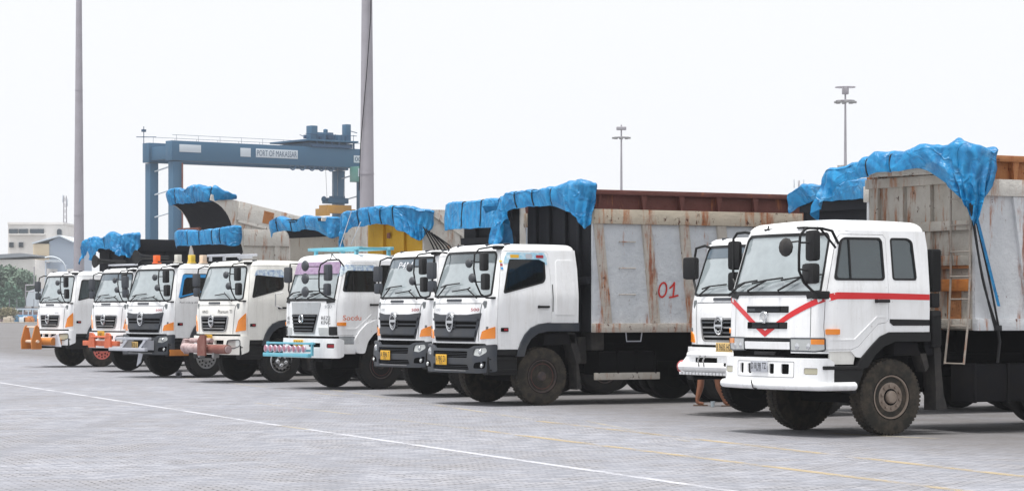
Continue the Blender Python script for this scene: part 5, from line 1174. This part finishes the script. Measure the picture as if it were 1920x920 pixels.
# tipped body, its front lifted about the rear hinge
def tipped(root, ang, hinge):
    d = dump_body(root, 1.75, 7.0, 1.45, 4.0, ('creamb', 'creamb', 'creamb', None, 'creamb'), ribs=[(x, .16) for x in (3.0, 3.9, 4.8, 5.6)], band=(3.45, 4.0), over=.95, prow=True, prow_h=1.1)
    for k in range(2): part('rust_patch', None, lambda mb: mb.box((2.75+1.35*k, -1.33, 3.72), (.34, .02, .36)) and None, 'rustrail', d)
    for z in (3.42, 2.7): part('side_ledge', None, lambda mb: mb.box((4.35, -1.28, z), (5.1, .09, .08), .01) and None, 'creamb', d)
    part('guard_crossbar', None, lambda mb: mb.tube([(1.2, 1.1, 3.1), (1.2, -.2, 3.1)], .045, 8) and None, 'rustp', d)
    Mx = Matrix.Translation(Vector(hinge)) @ Matrix.Rotation(ang, 4, 'Y') @ Matrix.Translation(-Vector(hinge))
    d.matrix_local = Mx
    return Mx
MX = tipped(t2, R(11.0), (6.8, 0, 1.5))
part('tipping_ram', None, lambda mb: mb.tube([(2.2, 0, 1.0), (1.9, 0, 2.3)], .09, 12) and None, 'steel', t2)
def mp(p): q = MX @ Vector(p[:3]); return (q.x, q.y, q.z, p[3])
tarp('big crumpled blue tarpaulin on the raised prow of the tipped cream body', t2, [mp(p) for p in [(.90, 1.36, 3.86, .28), (.76, 1.15, 3.96, .36), (.74, .7, 4.02, .38), (.74, .2, 3.98, .36), (.74, -.2, 4.06, .42), (.76, -.7, 4.06, .40), (.82, -1.1, 3.98, .34), (1.15, -1.30, 3.98, .22), (1.6, -1.3, 4.0, .10)]], 6.6, straps=(.2, .55, .78), fold=1.2, puff=.2)
# ------------------------------------------------------------------ truck 1: far left
t1 = truck((-13.3, 80.48), 'white truck at the far left with ochre push plates and a salmon wheel', 6.5)
h_cab(t1, 'white', 'H', side_gl='sgd'); h_front_old(t1, 'O', 'white', texts=[('maker_text', 'HINO', -.40, -.60, 1.66, 1.70, 'greytxt')], lens='lensy'); mirrors_h(t1)
wipers(t1, SH, 1.96, ((.72, .5, 2.12, .70, .1), (-.75, -.45, 2.10, .1, -.5)))
pp = part('push_frame', None, lambda mb: (mb.tube([(-1.95, -.35, .80), (-1.72, -1.05, .80)], .12, 14), None)[1], 'tanp', t1)
for k, y in enumerate((.05, -.68)):
    part('push_plate', None, lambda mb: mb.prism([(-2.28, .56), (-2.29, .82), (-2.18, 1.24), (-2.12, 1.30), (-2.05, 1.24), (-1.95, .76), (-1.96, .56)], 'y', y-.03, y+.03) and None, 'orangep', pp)
part('push_pin', None, lambda mb: (mb.tube([(-2.12, .28, .80), (-2.12, -.8, .80)], .045, 8), mb.tube([(-2.1, .05, 1.24), (-2.1, -.68, 1.24)], .025, 8), None)[2], 'beaconp', pp)
part('side_plate', None, lambda mb: mb.prism([(.15, .66), (.15, .84), (-.5, .90), (-1.15, 1.02), (-1.34, .64)], 'x', -1.66, -1.60) and None, 'plate', pp)
part('push_mount', None, lambda mb: (mb.box((-1.8, -.3, .80), (.5, .5, .2), .02), mb.box((-1.45, -.3, .78), (.4, 1.2, .16)), None)[2], 'tanp', pp)
chassis(t1, (3.4, 4.7), 6.5); front_wheels(t1, 'pink', 'dark', 'rubber'); under_side(t1, (1.1, 2.2), .55)
dump_body(t1, 1.0, 7.6, 1.45, 3.98, ('darkb', 'darkb', 'darkb', None, 'darkb'), ribs=[(x, .1) for x in (2, 3, 4, 5, 6)], band=(3.6, 3.98), over=.3, over_z=.3, frib=((.5, -.5), ()))
tarp('crumpled blue tarpaulin over the black body at the left end of the row', t1, [(.50, 1.5, 3.65, .5), (.50, 1.35, 3.80, .42), (.55, 1.1, 3.92, .30), (.55, .7, 3.94, .75), (.56, .35, 3.94, .34), (.6, 0, 3.95, .36), (.62, -.5, 3.98, .42), (.7, -.95, 4.0, .58), (.9, -1.25, 4.0, .58), (1.1, -1.3, 3.98, .3)], 1.4, straps=(.3, .5), fold=1.5, puff=.14)
# ------------------------------------------------------------------ gantry crane behind the trucks
BG0 = set(bpy.data.objects)
CR = thing('gantry_crane', 'tall blue rubber-tyred gantry crane with its white name sign, behind the trucks', 'crane', (-40.2, 304, 0), R(37.7))
LB = 27.6
def legfn(x, y):
    return lambda mb: (mb.box((x, y, 10.4), (1.15, 1.2, 18.2), .05), None)[1]
for y, n in ((0, 'front'), (5.5, 'rear')):
    part('main_beam', None, lambda mb: mb.box((LB/2, y, 20.75), (LB+1.3, 1.5, 2.35), .05) and None, 'craneb', CR)
    for x in (.2, LB-.4): part('leg', None, legfn(x, y), 'craneb', CR)
    part('walkway_rail', None, lambda mb: (mb.tube([(-.6, y-.7, 22.6), (LB+.6, y-.7, 22.6)], .022, 4), [mb.tube([(x, y-.7, 21.9), (x, y-.7, 22.6)], .022, 4) for x in range(0, 30, 3)], None)[2], 'craned', CR)
for x in (.2, LB-.4):
    part('sill_beam', None, lambda mb: mb.box((x, 2.75, 1.7), (1.3, 9.5, 1.2), .05) and None, 'craneb', CR)
    part('end_tie', None, lambda mb: mb.box((x, 2.75, 20.6), (1.0, 3.98, 1.6), .03) and None, 'craneb', CR)
    for z in (19.0, 16.2, 13.5): part('tie_pipe', None, lambda mb: mb.tube([(x, .76, z), (x, 4.74, z-.5)], .09, 6) and None, 'signw', CR)
    for y in (-1.4, .2, 5.3, 6.9): part('wheel', 'rtgw', lambda mb: mb.lathe([(-.3, .3), (-.32, .75), (.32, .75), (.3, .3)], (0, 0, 0), 'x', 24) and None, 'rubberb', CR).location = (x, y, .76)
part('leg_pipe', None, lambda mb: mb.tube([(.75, -.8, 19.3), (.75, -.8, 2)], .10, 6) and None, 'rustp', CR)
part('mast_aerial', None, lambda mb: (mb.tube([(-.9, 5.5, 21.8), (-.9, 5.5, 23.9)], .05, 5), mb.tube([(-1.9, 5.5, 22.6), (.8, 5.5, 22.7)], .05, 5), mb.box((-.9, 5.5, 23.4), (.5, .3, .3)), None)[3], 'craned', CR)
for x0, x1, z0, z1, tx in ((.35, 3.3, 20.6, 21.5, None), (8.8, 10.25, 20.35, 21.4, None), (11.0, 17.0, 20.35, 21.4, 'PORT OF MAKASSAR'), (25.3, 27.0, 20.2, 21.1, '003')):
    sgn = part('sign_board', None, lambda mb: mb.box(((x0+x1)/2, -.79, (z0+z1)/2), (x1-x0, .05, z1-z0), .005) and None, 'signw', CR)
    if tx: text_part('sign_letters', tx, lambda a, b: Vector((x0+.15+(x1-x0-.3)*a, -.825, z0+.17+(z1-z0-.34)*b)), 'craned', sgn)
tr = part('trolley', None, lambda mb: (mb.box((20.6, 3.2, 22.75), (7.6, 8.6, .22), .02), mb.box((20.8, 3, 22.25), (6.2, 7, .5)), mb.box((18.0, -.3, 23.7), (.9, 1.2, 1.7), .05), mb.box((19.2, .3, 23.3), (1.6, 1.4, 1.0), .05), mb.box((20.9, 1, 23.25), (1.8, 1.6, .8), .05), mb.box((22.3, .5, 23.2), (1.0, 1.6, .8), .05), mb.lathe([(22.8, .3), (24.3, .28), (24.4, .1)], (21.2, 1.5, 0), 'z', 12), mb.box((23.6, .4, 23.9), (.75, .9, 2.2), .05), None)[8], 'craneb', CR)
tr.location.x = 1.4
rq = random.Random(4)
for k in range(16): part('trolley_machine', None, lambda mb: mb.box((17.6+rq.random()*6.4, -.6+rq.random()*3, 22.95+.5*rq.random()), (.3+.5*rq.random(), .5, .3+.9*rq.random()), .04) and None, 'craned', tr)
part('trolley_pipework', None, lambda mb: ([mb.tube([(17.4+.9*k, -1.0, 22.8), (17.4+.9*k, -1.0, 23.6)], .04, 4) for k in range(8)], mb.tube([(16.6, -1.0, 23.5), (24.2, -1.0, 23.5)], .04, 4), [mb.tube([(18.3+1.1*k, -.9, 21.9), (18.3+1.1*k, -.9, 22.6)], .12, 6) for k in range(6)], mb.tube([(16.4, 0, 23.4), (17.6, 0, 23.0)], .04, 4), mb.tube([(24.2, .4, 24.2), (25.2, .4, 24.0)], .05, 4), mb.box((20.5, -.95, 22.1), (6, .2, .35)), None)[6], 'craned', tr)
part('operator_cab', None, lambda mb: (mb.box((25.6, -1.6, 18.7), (1.9, 1.6, 1.9), .08), None)[1], 'cabg', CR)
part('cab_window', None, lambda mb: (mb.box((25.3, -2.41, 18.9), (.9, .03, 1.0)), mb.box((26.2, -2.41, 19.0), (.5, .03, .8)), None)[2], 'signw', CR)
for k in range(5): part('cable_loop', None, lambda mb: mb.tube([(16.2+1.4*k+.45*math.cos(a), -.9, 19.55+.55*math.sin(a)) for a in [PI+PI*q/8 for q in range(9)]], .08, 5) and None, 'craned', CR)
sp = part('spreader', None, lambda mb: (mb.box((21.2, 3.5, 14.5), (3.6, 2.0, 1.0), .05), mb.box((19.3, 3.5, 14.1), (.5, 2.6, .9), .05), mb.box((23.2, 3.5, 14.1), (.4, 2.6, .8), .05), None)[3], 'craney', CR)
sp.location = (3.7, -.75, 0)
part('headblock', None, lambda mb: (mb.box((21.2, 3.5, 15.55), (3.0, 1.6, .7), .1), mb.ball((19.3, 3.2, 15.7), .4, (1, .5, 1)), mb.box((21.4, 3.4, 16.0), (1.6, 1.2, .3)), None)[3], 'craneb', sp)
part('hoist_rope', None, lambda mb: [mb.tube([(20.4+1.6*(k % 2), 2.8+1.4*(k//2), 16), (20.2+2.0*(k % 2), 2.6+1.8*(k//2), 22.2)], .03, 4) for k in range(4)] and None, 'steel', sp)
# ------------------------------------------------------------------ floodlight masts
def mast(px, Z, H, label, head, cable=False, base=.37):
    X = (px-960)/3000*Z
    t = thing('floodlight_mast', label, 'light mast', (X, Z, 0), 0, 'tall floodlight masts')
    part('pole', None, lambda mb: mb.lathe([(0, base), (H, base-.0089*H)], (0, 0, 0), 'z', 24) and None, 'concrete', t)
    for z in (7.7, 15.5, 23): part('joint_collar', None, lambda mb: mb.lathe([(z, base-.0089*z), (z, base-.0089*z+.014), (z+.05, base-.0089*z+.014), (z+.05, base-.0089*z)], (0, 0, 0), 'z', 24) and None, 'concrete', t)
    part('base_flange', None, lambda mb: mb.lathe([(0, .6), (.05, .6), (.06, .4)], (0, 0, 0), 'z', 20) and None, 'steel', t)
    if cable: part('cable', None, lambda mb: mb.tube([(base-.0089*17, -.24, 17), (.18, -.32, 14.5), (.0, -.34, 12), (-.26, -.28, 9), (-.33, -.2, 7)], .02, 5) and None, 'rope', t)
    def ring(z, r):
        return lambda mb: (mb.tube([(r*math.cos(2*PI*k/24), r*math.sin(2*PI*k/24), z) for k in range(25)], .06, 6, False), [mb.tube([(0, 0, z), (r*math.cos(PI*k/3), r*math.sin(PI*k/3), z)], .04, 5) for k in range(6)], None)[2]
    part('head_ring', None, ring(H-1.8 if head else H-1.9, 1.15), 'concrete', t)
    if head: part('head_ring', None, ring(H-.1, 1.25), 'concrete', t)
    for k in range(8):
        a = 2*PI*k/8
        part('floodlight', 'flood', lambda mb: mb.box((0, 0, 0), (.55, .35, .28), .04) and None, 'steel', t).location = (1.15*math.cos(a), 1.15*math.sin(a), H-2.0)
    part('mast_top', None, lambda mb: mb.box((0, 0, H-.55), (.8, .8, .9) if head else (1.5, .9, .5), .1) and None, 'concrete', t)
mast(688, 70, 30, 'thick grey mast with a cable, standing in front of the blue crane', False, True)
mast(148, 100, 30, 'grey mast rising behind the leftmost trucks, next to the cream building', False)
mast(1165, 244, 30.1, 'distant mast with floodlight ring above the rusty top rail of body 01', False)
mast(1585, 203, 30.2, 'distant mast with two rings rising behind the right-hand tarpaulin', True)
# ------------------------------------------------------------------ far aerials
def lattice(px, Z, H, wd, label, arms=0):
    X = (px-960)/3000*Z; t = thing('radio_mast', label, 'mast', (X, Z, 0), 0)
    def fn(mb):
        for sx in (-1, 1):
            for sy in (-1, 1): mb.tube([(sx*wd, sy*wd, 0), (sx*wd*.45, sy*wd*.45, H)], .05, 4)
        for k in range(int(H/1.2)):
            z = k*1.2; q = wd*(1-.55*z/H); mb.tube([(-q, -q, z), (q, -q, z+1.2)], .035, 4); mb.tube([(q, q, z), (-q, q, z+1.2)], .035, 4)
    part('lattice', None, fn, 'concrete', t)
    for k in range(arms): part('antenna', None, lambda mb: mb.box(((k-arms/2+.5)*.9, 0, H-.6-(k % 2)*.8), (.2, .2, 1.6), .03) and None, 'signw', t)
lattice(122, 330, 25.5, .55, 'thin far lattice mast left of the grey pole', 2)
lattice(1498, 300, 26.2, .25, 'tiny far antenna mast left of the right-hand tarpaulin', 3)
# ------------------------------------------------------------------ buildings far left
def pxw(u, Z): return (u-960)/3000*Z
def zy(v, Z): return 1.73+(583-v)*Z/3000
def block(mb, u0, u1, v0, v1, Z, depth, bev=0):
    x0, x1, z1, z0 = pxw(u0, Z), pxw(u1, Z), zy(v0, Z), zy(v1, Z) if v1 is not None else 0
    mb.box(((x0+x1)/2, Z+depth/2, (z0+z1)/2), (x1-x0, depth, z1-z0), bev)
b1 = thing('office_block', 'pale cream block with dark ribbon windows at the far left', 'building', (pxw(66, 300), 300, 0))
def inn(fn):
    """shift a builder written in world coordinates to the object's own origin"""
    return fn
def bpart(name, parent, mat, fn):
    o = part(name, None, fn, mat, parent); L = parent.location if parent.parent is None else parent.parent.location
    me = o.data; me.transform(Matrix.Translation(-Vector(L))); return o
W1 = bpart('wall', b1, 'bldw', lambda mb: (block(mb, 15, 118, 420, None, 300, 14), None)[1])
bpart('parapet', b1, 'bldw', lambda mb: (block(mb, 14, 119, 416.5, 420.5, 299.8, 14.4), None)[1])
for u0, u1 in ((16.5, 33), (35, 52), (56, 82)): bpart('window', b1, 'win', lambda mb: (block(mb, u0, u1, 429, 437, 299.7, .4), None)[1])
bpart('window', b1, 'win', lambda mb: (mb.prism([(pxw(111.8+4.3*math.cos(a), 300), zy(433-4*math.sin(a), 300)) for a in [PI*q/10 for q in range(11)]]+[(pxw(107.5, 300), zy(440, 300)), (pxw(116.1, 300), zy(440, 300))], 'y', 299.7, 300.1), None)[1])
for u0 in (17, 35):
    for k in range(3): bpart('window', b1, 'win', lambda mb: (block(mb, u0+3*k, u0+2.2+3*k, 454, 463.5, 299.7, .4), None)[1])
bpart('window_ledge', b1, 'bldw', lambda mb: (block(mb, 15, 84, 438, 440, 299.4, .7), None)[1])
b2 = thing('warehouse', 'blue-grey gabled shed beside the cream block', 'building', (pxw(110, 285), 285, 0))
def gable(mb):
    Z = 285; q = [(pxw(58, Z), 0), (pxw(140, Z), 0), (pxw(140, Z), zy(455, Z)), (pxw(111, Z), zy(443, Z)), (pxw(92, Z), zy(452, Z)), (pxw(58, Z), zy(458, Z))]; mb.prism([(pxw(92, Z), 0), (pxw(139, Z), 0), (pxw(139, Z), zy(456, Z)), (pxw(111, Z), zy(444, Z)), (pxw(92, Z), zy(453, Z))], 'y', Z, Z+12)
bpart('wall', b2, 'bldb', lambda mb: gable(mb))
bpart('roof', b2, 'signw', lambda mb: (mb.prism([(pxw(60, 284), zy(457, 284)), (pxw(111, 284), zy(443, 284)), (pxw(111, 284), zy(440.5, 284)), (pxw(60, 284), zy(454.5, 284))], 'y', 284, 297), mb.prism([(pxw(111, 284), zy(443, 284)), (pxw(142, 284), zy(457, 284)), (pxw(142, 284), zy(454.5, 284)), (pxw(111, 284), zy(440.5, 284))], 'y', 284, 297), None)[2])
bpart('side_wall', b2, 'bldy', lambda mb: (block(mb, 62, 92, 457, None, 284.8, 10), None)[1])
b3 = thing('low_shed', 'low pale shed with a shallow grey roof above the trees', 'building', (pxw(30, 275), 275, 0))
bpart('wall', b3, 'bldw', lambda mb: (block(mb, -20, 66, 486, None, 275, 8), None)[1])
bpart('roof', b3, 'bldd', lambda mb: (mb.prism([(pxw(-20, 274.5), zy(485, 274.5)), (pxw(67, 274.5), zy(480, 274.5)), (pxw(67, 274.5), zy(477.5, 274.5)), (pxw(38, 274.5), zy(474, 274.5)), (pxw(-20, 274.5), zy(478, 274.5))], 'y', 274.5, 284), None)[1])
b4 = thing('warehouse', 'white loading structure with a curved frame behind the leftmost cab', 'building', (pxw(100, 268), 268, 0))
bpart('wall', b4, 'bldw', lambda mb: (block(mb, 68, 140, 504, None, 270, 6), None)[1])
bpart('window', b4, 'bldb', lambda mb: ([block(mb, u, u+7, 492 if u > 80 else 506, 503 if u > 80 else 516, 268.8, .3) for u in (88,)], block(mb, 108, 124, 496, 520, 269.0, .5), None)[2])
bpart('canopy', b4, 'signw', lambda mb: (block(mb, 84, 108, 487, 490, 268, 2.5), block(mb, 84, 86, 489, 530, 268.2, .5), mb.tube([(pxw(95+28*math.sin(a), 267), 267, zy(505-24*math.cos(a), 267)) for a in [-.4+k*.2 for k in range(11)]], .12, 5), None)[3])
b5 = thing('parked_van', 'white upright lorry body parked near the trees at far left', 'van', (pxw(57, 262), 262, 0))
bpart('body', b5, 'signw', lambda mb: (mb.prism([(pxw(49, 262), zy(574, 262)), (pxw(49, 262), zy(560, 262)), (pxw(54, 262), zy(545, 262)), (pxw(69, 262), zy(540, 262)), (pxw(69, 262), zy(574, 262))], 'y', 262, 266), None)[1])
bpart('wheel', b5, 'rubberb', lambda mb: [mb.lathe([(261.7, .45), (262.2, .45)], (pxw(u, 262), 0, .9+.0), 'y', 14) for u in (52, 66)] and None)
bpart('frame', b5, 'concrete', lambda mb: [mb.tube([(pxw(a, 261), 261, zy(b, 261)), (pxw(c, 261), 261, zy(d, 261))], .08, 4) for a, b, c, d in ((48, 534, 64, 534), (48, 534, 48, 560), (64, 534, 64, 500), (48, 546, 64, 546))] and None)
wl = thing('boundary_wall', 'low pinkish wall with white railing posts at the far edge of the yard', 'wall', (pxw(30, 258), 258, 0))
bpart('wall_face', wl, 'brick', lambda mb: (block(mb, -600, 330, 584, None, 258, .4), None)[1])
bpart('rail', wl, 'mesh', lambda mb: ([block(mb, -600, 330, v, v+1.2, 257.8, .1) for v in (576, 579.5)], [block(mb, u, u+.8, 560, 584, 257.8, .1) for u in (-90, -60, -30, -8, 17, 31, 48, 63)], None)[2])
bpart('railing', wl, 'signw', lambda mb: (block(mb, 24, 80, 578, 580.5, 256.6, .2), [block(mb, u, u+1.6, 580, 592, 256.6, .2) for u in (25, 32, 42, 52, 60, 72)], None)[2])
cn = thing('site_barrier', 'faded blue low container behind the leftmost truck', 'container', (pxw(45, 256), 256, 0))
bpart('side', cn, 'bluepaint', lambda mb: (block(mb, 25, 72, 590, 603, 255.5, 1.0, .1), None)[1])
bpart('door_panel', cn, 'bldd', lambda mb: [block(mb, u, u+5, 594, 600, 255.3, .15) for u in (34, 45, 58)] and None)
struct(part('kerb', None, lambda mb: mb.box((-80, 236, .07), (100, 2.0, .14), .02) and None, 'kerb'))
for k, (u, c) in enumerate(((14, 'kerb'), (44, 'signw'), (52, 'tanp'))):
    tag(part('concrete_block', None, lambda mb: (mb.box((pxw(u, 237), 237, .45), (1.0, 1, .8), .08), mb.box((pxw(u+6, 237), 237.2, .4), (.8, .8, .6), .08), mb.box((pxw(u+3, 237), 237.4, .8), (.7, .6, .4), .08), None)[3], c), ['beige block pile at the far kerb on the left', 'white block pile at the far kerb beside the container', 'ochre block pile at the far kerb near the push plates'][k], 'block', 'blocks along the far kerb')
# ------------------------------------------------------------------ trees
def crown_mesh(mb, H, rad, n, conif, seed, size):
    rnd = random.Random(seed); cl = []
    if conif: cl = [((rnd.uniform(-1, 1)*rad*(1-z/H)*.6, rnd.uniform(-1, 1)*rad*(1-z/H)*.6, z), rad*(1-z/H)*.7+.25) for z in [H*(.12+.86*k/16) for k in range(17)]]
    else:
        for k in range(16):
            a = rnd.uniform(0, 6.3); r = rad*rnd.uniform(.1, .75); z = H*rnd.uniform(.38, .86); cl.append(((r*math.cos(a), r*math.sin(a), z), rad*rnd.uniform(.28, .45)))
    for _ in range(n):
        c, r = rnd.choice(cl); d = Vector((rnd.gauss(0, 1), rnd.gauss(0, 1), rnd.gauss(0, 1))).normalized()*r*rnd.uniform(.55, 1.05); p = Vector(c)+d
        u = Vector((rnd.gauss(0, 1), rnd.gauss(0, 1), rnd.gauss(0, 1))).normalized(); v = u.orthogonal().normalized(); s = size*rnd.uniform(.5, 1.2)
        mb.quad(p-u*s-v*s*.6, p+u*s-v*s*.6, p+u*s+v*s*.6, p-u*s+v*s*.6)
def tree(px, Z, H, rad, label, conif=False, seed=0, mat='leaf'):
    t = thing('conifer_tree' if conif else 'leafy_tree', label, 'tree', (pxw(px, Z), Z, 0), 0, 'trees at the far left edge of the yard')
    part('trunk', None, lambda mb: (mb.tube([(0, 0, 0), (.1, 0, H*.35), (0, .1, H*.75)], [.22, .16, .06], 8), [mb.tube([(.05, 0, H*.35), (rad*.5*math.cos(a), rad*.5*math.sin(a), H*.62)], [.09, .03], 6) for a in (0, 1.6, 3.1, 4.7)] if not conif else None, None)[2], 'bark', t)
    part('crown', None, lambda mb: (crown_mesh(mb, H, rad, 1500, conif, seed, .28 if not conif else .2), 'keep')[1], mat, t)
tree(4, 268, 10.2, 3.0, 'pale green leafy tree at the very left edge', seed=1)
tree(24, 269, 10.4, 3.1, 'rounded green tree with the highest crown left of the pole', seed=2)
tree(44, 270, 9.0, 2.6, 'small leafy tree just right of the tallest crown', seed=3)
tree(60, 272, 8.6, 2.0, 'slim leafy tree beside the white frame', seed=4)
tree(14, 262, 6.3, 1.4, 'dark conifer at the left, in front of the leafy trees', True, 5, 'leafd')
tree(28, 262, 5.6, 1.3, 'short middle conifer in front of the leafy trees', True, 6, 'leafd')
tree(37, 262, 5.0, 1.2, 'smallest conifer next to the white lorry body', True, 7, 'leafd')
tree(2, 262, 5.4, 1.4, 'conifer cut by the left edge of the photo', True, 8, 'leafd')
for k, (u, h_) in enumerate(((-26, 9.4), (-52, 10.2), (-80, 8.8))): tree(u, 268+k, h_, 2.9, ('leafy tree just outside the left edge', 'second leafy tree outside the left edge', 'third leafy tree, farthest outside the left edge')[k], seed=30+k)
for k, (u, lb_) in enumerate(((3, 'dry brown shrub at the left edge by the wall'), (14, 'dry shrub left of the blue container, nearer the trees'), (22, 'low dry shrub touching the blue container'))):
    t = thing('shrub', lb_, 'shrub', (pxw(u, 250), 250, 0), 0, 'dry shrubs by the far wall')
    part('foliage', None, lambda mb: (crown_mesh(mb, 2.2, 1.3, 500, False, 20+k, .12), 'keep')[1], 'shrub', t)
    part('stem', None, lambda mb: mb.tube([(0, 0, 0), (0, 0, 1.2)], .05, 5) and None, 'bark', t)
# the helper px positions above use a 3000 px focal length; push that background back to its true distance for the 90 mm lens
K = 4800/3000
for o in list(bpy.data.objects):
    if o in BG0 or o.parent or o == CR: continue
    if o.type == 'EMPTY':
        o.location.y *= K
        if o['category'] in ('building', 'van', 'wall', 'container'):
            for c in o.children: c.data.transform(Matrix.Diagonal((1, K, 1, 1)))
    elif o.type == 'MESH': o.data.transform(Matrix.Diagonal((1, K, 1, 1)))
# ------------------------------------------------------------------ person beside truck 8
PS = thing('person', 'person in dark shorts and sandals walking, legs seen below the white beam bumper', 'person', (3.60, 46.7, 0), R(-4))
def skinned(name, pts, edges, mat, parent, sub=2, root=0):
    me = bpy.data.meshes.new(name); me.from_pydata([p[:3] for p in pts], edges, []); o = link(name, me, mat, parent)
    md = o.modifiers.new('skin', 'SKIN'); md.use_smooth_shade = True
    for v, p in zip(me.skin_vertices[0].data, pts): v.radius = (p[3], p[4] if len(p) > 4 else p[3])
    me.skin_vertices[0].data[root].use_root = True
    s = o.modifiers.new('sub', 'SUBSURF'); s.levels = sub; s.render_levels = sub; return o
bodyp = [(0, 0, .92, .13), (0, 0, 1.12, .115), (.01, 0, 1.32, .14), (.02, 0, 1.44, .07), (.03, 0, 1.50, .05), (.05, 0, 1.58, .075), (.05, 0, 1.66, .085),
  (.02, .17, 1.39, .055), (-.06, .23, 1.14, .042), (.06, .25, .92, .032), (.10, .25, .84, .03),
  (.02, -.17, 1.39, .055), (.12, -.22, 1.15, .042), (.26, -.2, .98, .032), (.32, -.19, .93, .03),
  (-.08, .09, .86, .095), (-.15, .09, .52, .066), (-.16, .09, .36, .068), (-.22, .09, .12, .040), (-.22, .09, .06, .042), (-.09, .09, .035, .030),
  (.09, -.09, .86, .095), (.15, -.09, .52, .066), (.17, -.09, .36, .068), (.27, -.09, .12, .040), (.29, -.09, .06, .042), (.41, -.09, .035, .030)]
bodye = [(0, 1), (1, 2), (2, 3), (3, 4), (4, 5), (5, 6), (2, 7), (7, 8), (8, 9), (9, 10), (2, 11), (11, 12), (12, 13), (13, 14), (0, 15), (15, 16), (16, 17), (17, 18), (18, 19), (19, 20), (0, 21), (21, 22), (22, 23), (23, 24), (24, 25), (25, 26)]
# hands: palm, four fingers and a thumb each
def hand(base, dirx, up):
    b0 = len(bodyp); bx, by, bz = base
    D = Vector(dirx).normalized(); U = Vector(up).normalized(); S_ = D.cross(U)
    p0 = Vector(base)+D*.045; bodyp.append((*p0, .024, .015))
    for k, L in enumerate((.052, .060, .056, .044)):
        q = p0+U*(.024-.016*k)+D*.028; r = q+D*L*.6-S_*.008; e = r+D*L*.4-S_*.016
        i = len(bodyp); bodyp.extend([(*q, .009), (*r, .0085), (*e, .007)]); bodye.extend([(b0, i), (i, i+1), (i+1, i+2)])
    q = Vector(base)+U*.032+D*.02; e = q+U*.02+D*.035; i = len(bodyp); bodyp.extend([(*q, .011), (*e, .009)]); bodye.extend([(b0, i), (i, i+1)])
    return b0
bodye.append((10, hand((.10, .25, .84), (.35, 0, -1), (1, 0, .3)))); bodye.append((14, hand((.32, -.19, .93), (.8, .1, -.5), (.4, 0, .9))))
pb_ = skinned('body', bodyp, bodye, 'skin', PS)
skinned('shorts', [(0, 0, .97, .15), (-.03, .05, .88, .12), (-.08, .10, .80, .11), (-.14, .10, .60, .095), (.04, -.05, .88, .12), (.09, -.10, .80, .11), (.14, -.10, .60, .095)], [(0, 1), (1, 2), (2, 3), (0, 4), (4, 5), (5, 6)], 'cloth', PS)
skinned('shirt', [(0, 0, .98, .145), (0, 0, 1.15, .14), (.01, 0, 1.33, .155), (.02, 0, 1.42, .10), (.02, .17, 1.38, .075), (-.03, .215, 1.22, .065), (.02, -.17, 1.38, .075), (.08, -.21, 1.22, .065)], [(0, 1), (1, 2), (2, 3), (2, 4), (4, 5), (2, 6), (6, 7)], 'shirt', PS)
part('hair', None, lambda mb: mb.ball((.035, 0, 1.665), .108, (1.02, .9, .85)) and None, 'hair', PS)
part('face', None, lambda mb: (mb.ball((.14, 0, 1.62), .02, (1, .7, 1.3)), mb.ball((.125, .035, 1.645), .012), mb.ball((.125, -.035, 1.645), .012), mb.box((.132, 0, 1.575), (.02, .05, .008)), mb.ball((.05, .088, 1.625), .025, (.7, .4, 1)), mb.ball((.05, -.088, 1.625), .025, (.7, .4, 1)), None)[6], 'skin', PS)
for x, y, rz in ((-.16, .09, 0), (.35, -.09, -.02)):
    part('sandal', None, lambda mb: (mb.box((x, y, .012), (.27, .10, .022), .008), mb.tube([(x+.05, y-.05, .02), (x+.06, y, .065), (x+.05, y+.05, .02)], .01, 6), None)[2], 'sandal', PS)
tag(part('plastic_cup', None, lambda mb: mb.lathe([(.002, .03), (.01, .032), (.10, .042), (.105, .045), (.105, .04), (.012, .03), (.01, .001)], (pxw(1336, 28.9), 46.2, 0), 'z', 16) and None, 'cup'), 'crumpled clear plastic cup on the ground beside the sandals', 'cup')
tag(part('tape_roll', None, lambda mb: mb.lathe([(-.03, .04), (-.03, .085), (.03, .085), (.03, .04), (-.03, .04)], (pxw(335, 41.8), 66.9, .087), 'y', 20) and None, 'mesh'), 'small discarded ring standing on the paving below the beacon truck', 'ring')
# ------------------------------------------------------------------ air
hz = part('haze', None, lambda mb: mb.box((0, 332, 19), (610, 720, 40)) and None, None); hz['kind'] = 'stuff'
hm = bpy.data.materials.new('haze_air'); hm.use_nodes = True; n = hm.node_tree; n.nodes.clear()
ho = n.nodes.new('ShaderNodeOutputMaterial'); pv = n.nodes.new('ShaderNodeVolumePrincipled'); pv.inputs['Color'].default_value = (.93, .96, 1, 1); pv.inputs['Density'].default_value = .00022
n.links.new(pv.outputs[0], ho.inputs['Volume']); hz.data.materials.append(hm)
